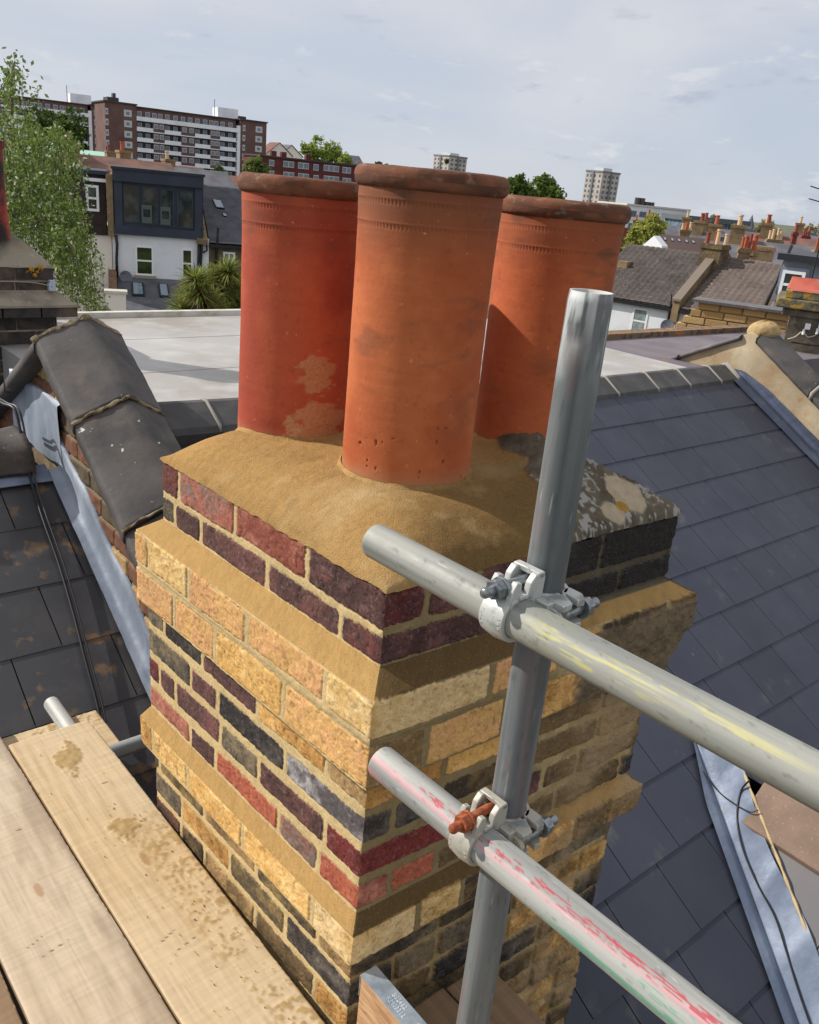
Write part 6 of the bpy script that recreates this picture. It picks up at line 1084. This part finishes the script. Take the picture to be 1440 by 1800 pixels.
stack('weathered brick stack, between the two tiled roofs', PR, 1228, 1264, 428, 486, -3.0, [2, 2, 1, 1], depth=1.2, mat_=mat('weathered_stack', S(112, 96, 70), .95, layers=[dict(c=S(80, 70, 56), s=2, lo=.4, hi=.6), dict(c=S(150, 124, 80), s=9, lo=.56, hi=.66, f=.8)], bumps=[(16, .5, .02)]), ph=.62)
stack('short stack, behind the lighter roof ridge', PR, 1300, 1322, 440, 458, -6, [0, 0], depth=.8, ph=.8)
PR3 = PF(1400, 500, 34, -30); h3 = thing('terraced_house', 'dark roofed house with a white dormer window near the right edge', 'house', PR3.P(0, -10)); q = PR3.rect(1352, 458, 1520, 545); mgw = mat('grey_render_wall', S(150, 154, 164), .8, layers=[dict(c=S(128, 130, 140), s=1, lo=.4, hi=.6)])
mb = MB(); PR3.box(mb, q[0] + .3, q[1], -10, q[3] - .1, -6, 0); mb.build('wall', mgw, h3); mb = MB(); PR3.box(mb, q[0] + .1, q[1], q[3] - .1, q[3] + .12, -6.2, .25); mb.build('roof', mat('dark_trim', 0), h3); window(PR3, h3, 1371, 476, 1412, 526, .15, bars=1, fw=.10, rc=.10); mb = MB(); qq = PR3.rect(1366, 470, 1418, 532, .1); PR3.box(mb, qq[0], qq[1], qq[2], qq[3], 0, .085); mb.build('window_surround', mat('lead_surround', S(120, 128, 142), .6), h3)
mb = MB(); a = PR3.P(*PR3.sz(1347, 536, .6), .6); b = PR3.P(*PR3.sz(1392, 432, -1), -1); mb.tube([a, b], .06, 8); o = mb.build('soil_pipe', mblk, None, smooth=True); meta(o, 'long dark leaning pipe beside the white dormer window at the right', 'pipe')
# dark brown roof with a row of white rooflights, and its white gable
PS = PF(1190, 430, 62, -20); t = thing('house', 'house with a dark brown roof dotted with a row of small white rooflights', 'house', PS.P(0, -10)); s0, s1 = PS.sz(1150, 425)[0], PS.sz(1240, 440)[0]; ze, zr = PS.sz(1190, 447)[1], PS.sz(1190, 414, -3.5)[1]
mb = MB(); PS.box(mb, s0, s1, -10, ze, -7, 0); mb.build('wall', mpaint, t); mb = MB(); mb.prism([PS.P(s0, ze, .1), PS.P(s0, zr, -3.5), PS.P(s0, ze, -7)], PS.e * (s1 - s0)); mb.build('roof', mat('brown_roof', S(74, 58, 54), .8), t)
for x in (1169, 1182, 1194, 1207, 1219): rooflight(PS, t, [(x - 3, 418 + (x - 1169) * .11), (x + 1, 418.5 + (x - 1169) * .11), (x + 3, 423 + (x - 1169) * .11), (x - 1, 422.5 + (x - 1169) * .11)], zr, -3.5, ze, .1, h=.05)
PW = PF(1130, 445, 58, -50); t = thing('house', 'white gable end with a sloping verge left of the brown rooflight roof', 'house', PW.P(0, -10)); mb = MB(); mb.prism([PW.P(*PW.sz(1094, 462)), PW.P(*PW.sz(1150, 414)), PW.P(*PW.sz(1164, 432)), PW.P(PW.sz(1164, 432)[0], -10), PW.P(PW.sz(1094, 462)[0], -10)], PW.n * -.6); mb.build('wall', mpaint, t)
px_tree('yellow-green willow in front of the modern block', [(1135, 405, 18), (1150, 398, 16), (1120, 420, 16), (1140, 425, 18), (1108, 440, 12), (1155, 415, 12)], 75, 7000, .20, (132, 140, 60), (188, 190, 100), 31)
px_tree('green tree low between the pots and the white gable', [(1095, 430, 16), (1085, 445, 16)], 80, 2000, .2, (92, 110, 60), (140, 150, 84), 32)
# modern white and brick block
PM = PF(1150, 375, 150, 12); t = thing('apartment_block', 'modern white and red brick block with flat roof left of the glass building', 'apartment block', PM.P(0, -12)); q = PM.rect(1098, 362, 1207, 425); zt = elz(1150, 365, 150); mb = MB(); PM.box(mb, q[0], q[1], zt - 3.4, zt, -12, 0); s2 = PM.sz(1168, 380)[0]; PM.box(mb, s2, q[1], -12, zt - 3.4, -12, 0); mb.build('white_wall', mpaint, t)
mb = MB(); PM.box(mb, q[0], s2, -12, zt - 3.41, -12, -.05); mb.build('brick_wall', mat('modern_brick', S(138, 70, 58), .9), t)
for (a, b, c, d) in ((1108, 370, 1119, 381), (1124, 372, 1136, 382), (1147, 375, 1158, 389), (1174, 377, 1181, 390), (1181, 377, 1199, 391), (1104, 392, 1116, 404), (1168, 398, 1176, 408), (1179, 400, 1196, 409)): window(PM, t, a, b, c, d, .0, bars=0, vb=1, fw=.12, fm=mat('grey_frame', S(120, 124, 130), .6), gm=mat('modern_glass', S(96, 112, 128), .15))
mb = MB(); PM.box(mb, q[0] - .2, q[1] + .2, zt, zt + .25, -12.2, .2); mb.build('roof', mat('pale_trim', 0), t)
for x in (1138, 1147, 1156, 1165): mb = MB(); s = PM.sz(x, 360)[0]; mb.tube([PM.P(s, zt, -4), PM.P(s, zt + (1.3 if x < 1150 else .8), -4)], .45, 10); mb.build('flue', mdk, t)
PN = PF(1255, 390, 140, 4); t = thing('office_building', 'long blue-grey glass building left of the church spire', 'building', PN.P(0, -12)); q = PN.rect(1205, 380, 1308, 420); zt = elz(1255, 383, 140); mb = MB(); PN.box(mb, q[0], q[1], -12, zt - .7, -10, 0); mb.build('glazing', mat('blue_glazing', S(104, 128, 146), .2, layers=[dict(c=S(74, 92, 108), s=.5, lo=.4, hi=.6)]), t); mb = MB(); PN.box(mb, q[0] - .5, q[1] + .6, zt - .7, zt, -10.5, .8); mb.build('roof', mat('grey_deck', S(92, 96, 100), .7), t)
for k in range(18): mb = MB(); s = q[0] + (q[1] - q[0]) * k / 17; PN.box(mb, s, s + .12, -12, zt - .7, 0, .1); mb.build('mullion', mat('pale_mullion', S(140, 152, 160), .5), t)
mb = MB(); s0 = q[0] + 1; PN.box(mb, s0, q[1], zt - 4.2, zt - 3.1, 1.0, 1.05); mb.build('balustrade', mat('balustrade_glass', S(150, 184, 198), .2), t)
# spire
sp = at(1317, 405, 420); sp.z = -12; t = thing('church', 'slender pointed church spire on the right skyline', 'church', sp); b = MB(); zt = elz(1319, 377, 420); zb = elz(1317, 402, 420); b.tube([(sp.x, sp.y, zb), (sp.x, sp.y, zb + (zt - zb) * .35), (sp.x, sp.y, zt)], [2.4, 1.5, .05], 8); b.build('spire', mat('spire_slate', S(96, 100, 110), .8), t); b = MB(); b.box((sp.x - 2.6, sp.y - 2.6, -12), (5.2, 0, 0), (0, 5.2, 0), (0, 0, zb + 12)); b.build('tower', mat('spire_stone', S(120, 116, 112), .9), t)
for dx, dy in ((-2.3, -2.3), (2.3, -2.3), (-2.3, 2.3), (2.3, 2.3)): b = MB(); b.tube([(sp.x + dx, sp.y + dy, zb), (sp.x + dx, sp.y + dy, zb + 2.5)], [.4, .02], 6); b.build('pinnacle', mat('spire_stone', 0), t)
for (lab, pts, D, n_, c0, c1, sd_) in (('pale bare-twigged tree right of the spire', [(1346, 398, 11), (1356, 402, 12), (1338, 402, 9)], 200, 1300, (140, 138, 104), (178, 172, 134), 41), ('olive tree above the glass building', [(1240, 384, 6), (1255, 386, 7), (1268, 390, 5)], 260, 900, (120, 122, 92), (150, 150, 112), 42), ('pale tree at the right edge of the skyline', [(1425, 405, 9), (1440, 404, 10)], 220, 900, (150, 148, 120), (180, 176, 144), 43)): px_tree(lab, pts, D, n_, .4, c0, c1, sd_)
# rooftops between us and the skyline on the right
rows_ = [(1215, 404, 95, 10, -15, mbrkL, mdr), (1275, 407, 90, 9, -20, mpaint, mdr), (1330, 414, 85, 9, -10, mbrkL, mdr), (1385, 420, 95, 10, -15, mpaint, mdr), (1435, 424, 80, 9, -20, mrr, mrr), (1300, 420, 68, 8, -25, mbrkL, mdr), (1350, 432, 60, 8, -20, mbrkL, mdr), (1410, 440, 52, 8, -20, mbrkL, mdr), (1460, 430, 64, 9, -20, mbrkL, mrr), (1180, 408, 110, 9, -10, mbrkL, mrr), (1500, 420, 90, 10, -20, mbrkL, mdr)]
LBL = ['small roof under the left of the glass building', 'white walled house under the right of the glass building', 'grey roof just below the spire', 'white walled house right of the spire', 'red brick house by the right frame edge', 'grey roof behind the orange pots near the lighter tiled roof', 'grey roof between the leaning pipe and orange pots', 'grey roof above the white dormer window', 'brown roof at the right frame edge behind the others', 'brown roof below the modern block', 'grey roof just outside the right frame edge']
for (x, y, D, wd, az, wl, rf), lab in zip(rows_, LBL): house(lab, x, y, D, wd, az, elz(x, y, D), 2.0, wall=wl, roof=rf, group='houses among the right-hand rooftops', chim=1, pots=1, wins=D < 60)
# rooftop stacks standing above them
PT = PF(1300, 420, 55, -12)
for lab, x0, x1, y0, y1, pots, D, m_ in (('broad buff brick stack, right of the orange pots', 1328, 1360, 433, 466, [], 50, mat('buff_brick', S(176, 150, 116), .9, layers=[dict(c=S(150, 126, 96), s=6, lo=.45, hi=.6)])), ('mossy stack with a row of buff pots, below the spire', 1348, 1376, 421, 436, [1, 1, 1, 1], 58, None), ('brick stack with orange pots, left of the buff stack', 1300, 1320, 436, 450, [0, 0, 2], 46, None), ('low stack with cream pots, under the glass building', 1196, 1216, 404, 414, [1, 0, 1], 80, None), ('small stack with cream pots, left of the orange pots', 1285, 1300, 422, 432, [1, 1], 70, None), ('tall dark red stack, near the right skyline', 1394, 1402, 408, 424, [2], 66, mat('dark_red_stack', S(118, 60, 54), .9)), ('dark red stack cluster, at the right skyline', 1410, 1424, 414, 424, [2, 2, 2], 72, mat('dark_red_stack', 0)), ('stack with tumbled orange pots, at the right frame edge', 1432, 1446, 440, 452, [0, 0, 0], 40, None)):
    pf = PF((x0 + x1) / 2, y1, D, -12); stack(lab, pf, x0, x1, y0, y1, 0, pots, depth=.7, mat_=m_, ph=.6)
# tv aerial at the right frame edge
ae = at(1440, 340, 18); mb = MB(); mb.tube([ae + Vector((.25, 0, -1.6)), ae + Vector((.25, 0, .3))], .014, 6); mb.tube([at(1425, 327, 18), at(1460, 338, 18)], .010, 6); mb.tube([at(1422, 349, 18), at(1460, 360, 18)], .010, 6); o = mb.build('tv_aerial', mblk, None); meta(o, 'tv aerial arms reaching in from the right frame edge', 'aerial')

# ------------------------------------------------------------------ beyond the rendered parapet
nh = thing('neighbouring_roof', 'purple-grey asphalt roof with a mossy edge beyond the pale flat roof', 'roof', W(7, 4, -10)); mb = MB(); mb.bbox(5.36, 9.4, 3.26, 4.36, -1.5, -1.03); mb.bbox(5.97, 11, -1.5, 3.25, -2.9, -2.2); mb.build('roof', mpg, nh); mb = MB(); mb.bbox(5.36, 9.4, 4.36, 4.50, -1.5, -.985); mb.build('mossy_kerb', mat('mossy_kerb', S(122, 104, 82), .95, layers=[dict(c=S(164, 112, 66), s=7, lo=.5, hi=.6), dict(c=S(84, 76, 70), s=14, lo=.5, hi=.6)], bumps=[(40, .5, .01)]), nh); mb = MB(); mb.bbox(5.97, 11, -1.5, 4.36, -10, -3.0); mb.build('wall', m_wallb, nh)
PY = PF(1300, 560, 9.5, -24); yb = thing('garden_wall', 'yellow stock brick wall with a slate coping beyond the rendered parapet', 'wall', PY.P(0, -3)); s0, s1 = PY.sz(1222, 560)[0], PY.sz(1385, 565)[0]; ztop = PY.sz(1300, 541)[1]
rg = np.random.default_rng(4); mb = MB(); zz = ztop; r_ = 0
while zz > -1.75:
    s = s0 + .05 * max(0, r_ - 1) * -1 + (.11 if r_ % 2 else 0) - .25 * min(1, r_ / 6); sl0 = s0 - .06 * r_
    s = sl0 - (.11 if r_ % 2 else 0)
    while s < s1:
        a, b = max(s, sl0) + .006, min(s + .215, s1); 
        if b - a > .03: k = rg.random(); o = .006 * rg.random(); c = tuple(x * (1 - k) + y * k for x, y in zip(S(202, 170, 118), S(168, 136, 90))); PY.box(mb, a, b, zz - .066, zz, -.1, .01 + o, c)
        s += .225
    zz -= .077; r_ += 1
mb.build('brickwork', mat('yellow_stock_brick', (1, 1, 1), .92, vcol=True, bumps=[(40, .5, .006)]), yb, bevel=.004); mb = MB(); mb.prism([PY.P(s0 + .03, ztop, -.005), PY.P(s1 - .02, ztop, -.005), PY.P(s1 - .02, -2, -.005), PY.P(s0 - .8, -2, -.005)], PY.n * -.2); mb.build('mortar', mat('buff_mortar', S(150, 128, 94), .95), yb)
mb = MB(); PY.box(mb, s0 - .06, s1 + .2, ztop + .004, ztop + .03, -.32, .05); mb.build('coping', mat('slate_coping', 0), yb)
PK_ = PF(1420, 560, 8.2, -22); ck = thing('chimney_stack', 'lichen-covered grey stack with a red tile on top at the right edge', 'chimney', PK_.P(0, -3)); mgs = mat('dirty_render', S(112, 104, 90), .95, layers=[dict(c=S(84, 78, 68), s=5, lo=.4, hi=.6), dict(c=S(142, 132, 112), s=13, lo=.58, hi=.68, f=.6)], bumps=[(30, .5, .008)]); mls = mat('lichen_stone', S(112, 106, 86), .95, layers=[dict(c=S(168, 134, 58), s=9, lo=.56, hi=.60), dict(c=S(78, 74, 60), s=14, lo=.52, hi=.62)], bumps=[(34, .7, .012)])
q = PK_.rect(1378, 560, 1560, 640); mb = MB(); PK_.box(mb, q[0], q[1], -2.8, PK_.sz(1410, 558)[1], -.7, 0); mb.build('render', mgs, ck); 
def rough_slab(name, m, y0, y1, x0, o, par, seed):
    qa, qz1, qz0 = PK_.sz(x0, (y0 + y1) / 2, o)[0], PK_.sz(1410, y0, o)[1], PK_.sz(1410, y1, o)[1]; b = MB(); PK_.box(b, qa, q[1], qz0, qz1, -.7 - o, o); ob = b.build(name, m, par, bevel=.012)
rough_slab('ledge', mls, 528, 545, 1363, .09, ck, 1); rough_slab('lower_ledge', mgs, 545.5, 558, 1374, .04, ck, 2); rough_slab('cap_stone', mls, 512, 527.5, 1380, .05, ck, 3)
mb = MB(); za = PK_.sz(1410, 512, .0)[1]; sa = PK_.sz(1385, 508)[0]; mb.prism([PK_.P(sa + .03, za - .0, .06), PK_.P(sa, za + .02, -.1), PK_.P(sa + .01, za + .10, -.28), PK_.P(sa + .03, za - .0, -.5)], PK_.e * 1.2); mb.build('red_tile', mat('red_ridge_tile', S(178, 92, 74), .8, layers=[dict(c=S(160, 72, 58), s=6, lo=.45, hi=.65)]), ck, bevel=.01)
for (x, y, lab) in ((1414, 578, 'small white cable fitting on the grey stack, left of two'), (1438, 577, 'small white junction box on the grey stack, right of two')):
    mb = MB(); a = PK_.P(*PK_.sz(x, y, .02), .0); mb.box(a, PK_.e * .045, PK_.n * .05, Z3 * .05); mb.tube([a + PK_.n * .03, a + PK_.n * .04 - Z3 * .05], .012, 8); o = mb.build('junction_box', mwhite, None, bevel=.006); meta(o, lab, 'electrical box')
wire('cable', [PK_.P(*PK_.sz(x, y, .03), .03) for x, y in ((1385, 596), (1398, 592), (1411, 583), (1420, 592), (1432, 590), (1442, 584), (1470, 582))], .005, (188, 180, 164), 'pale cable looping between the white fittings on the grey stack', rough=.6)
wire('cable', [PK_.P(*PK_.sz(x, y, .05), .05) for x, y in ((1390, 601), (1415, 605), (1440, 608), (1480, 612))], .007, (30, 28, 30), 'black cable sagging under the white fittings on the grey stack')
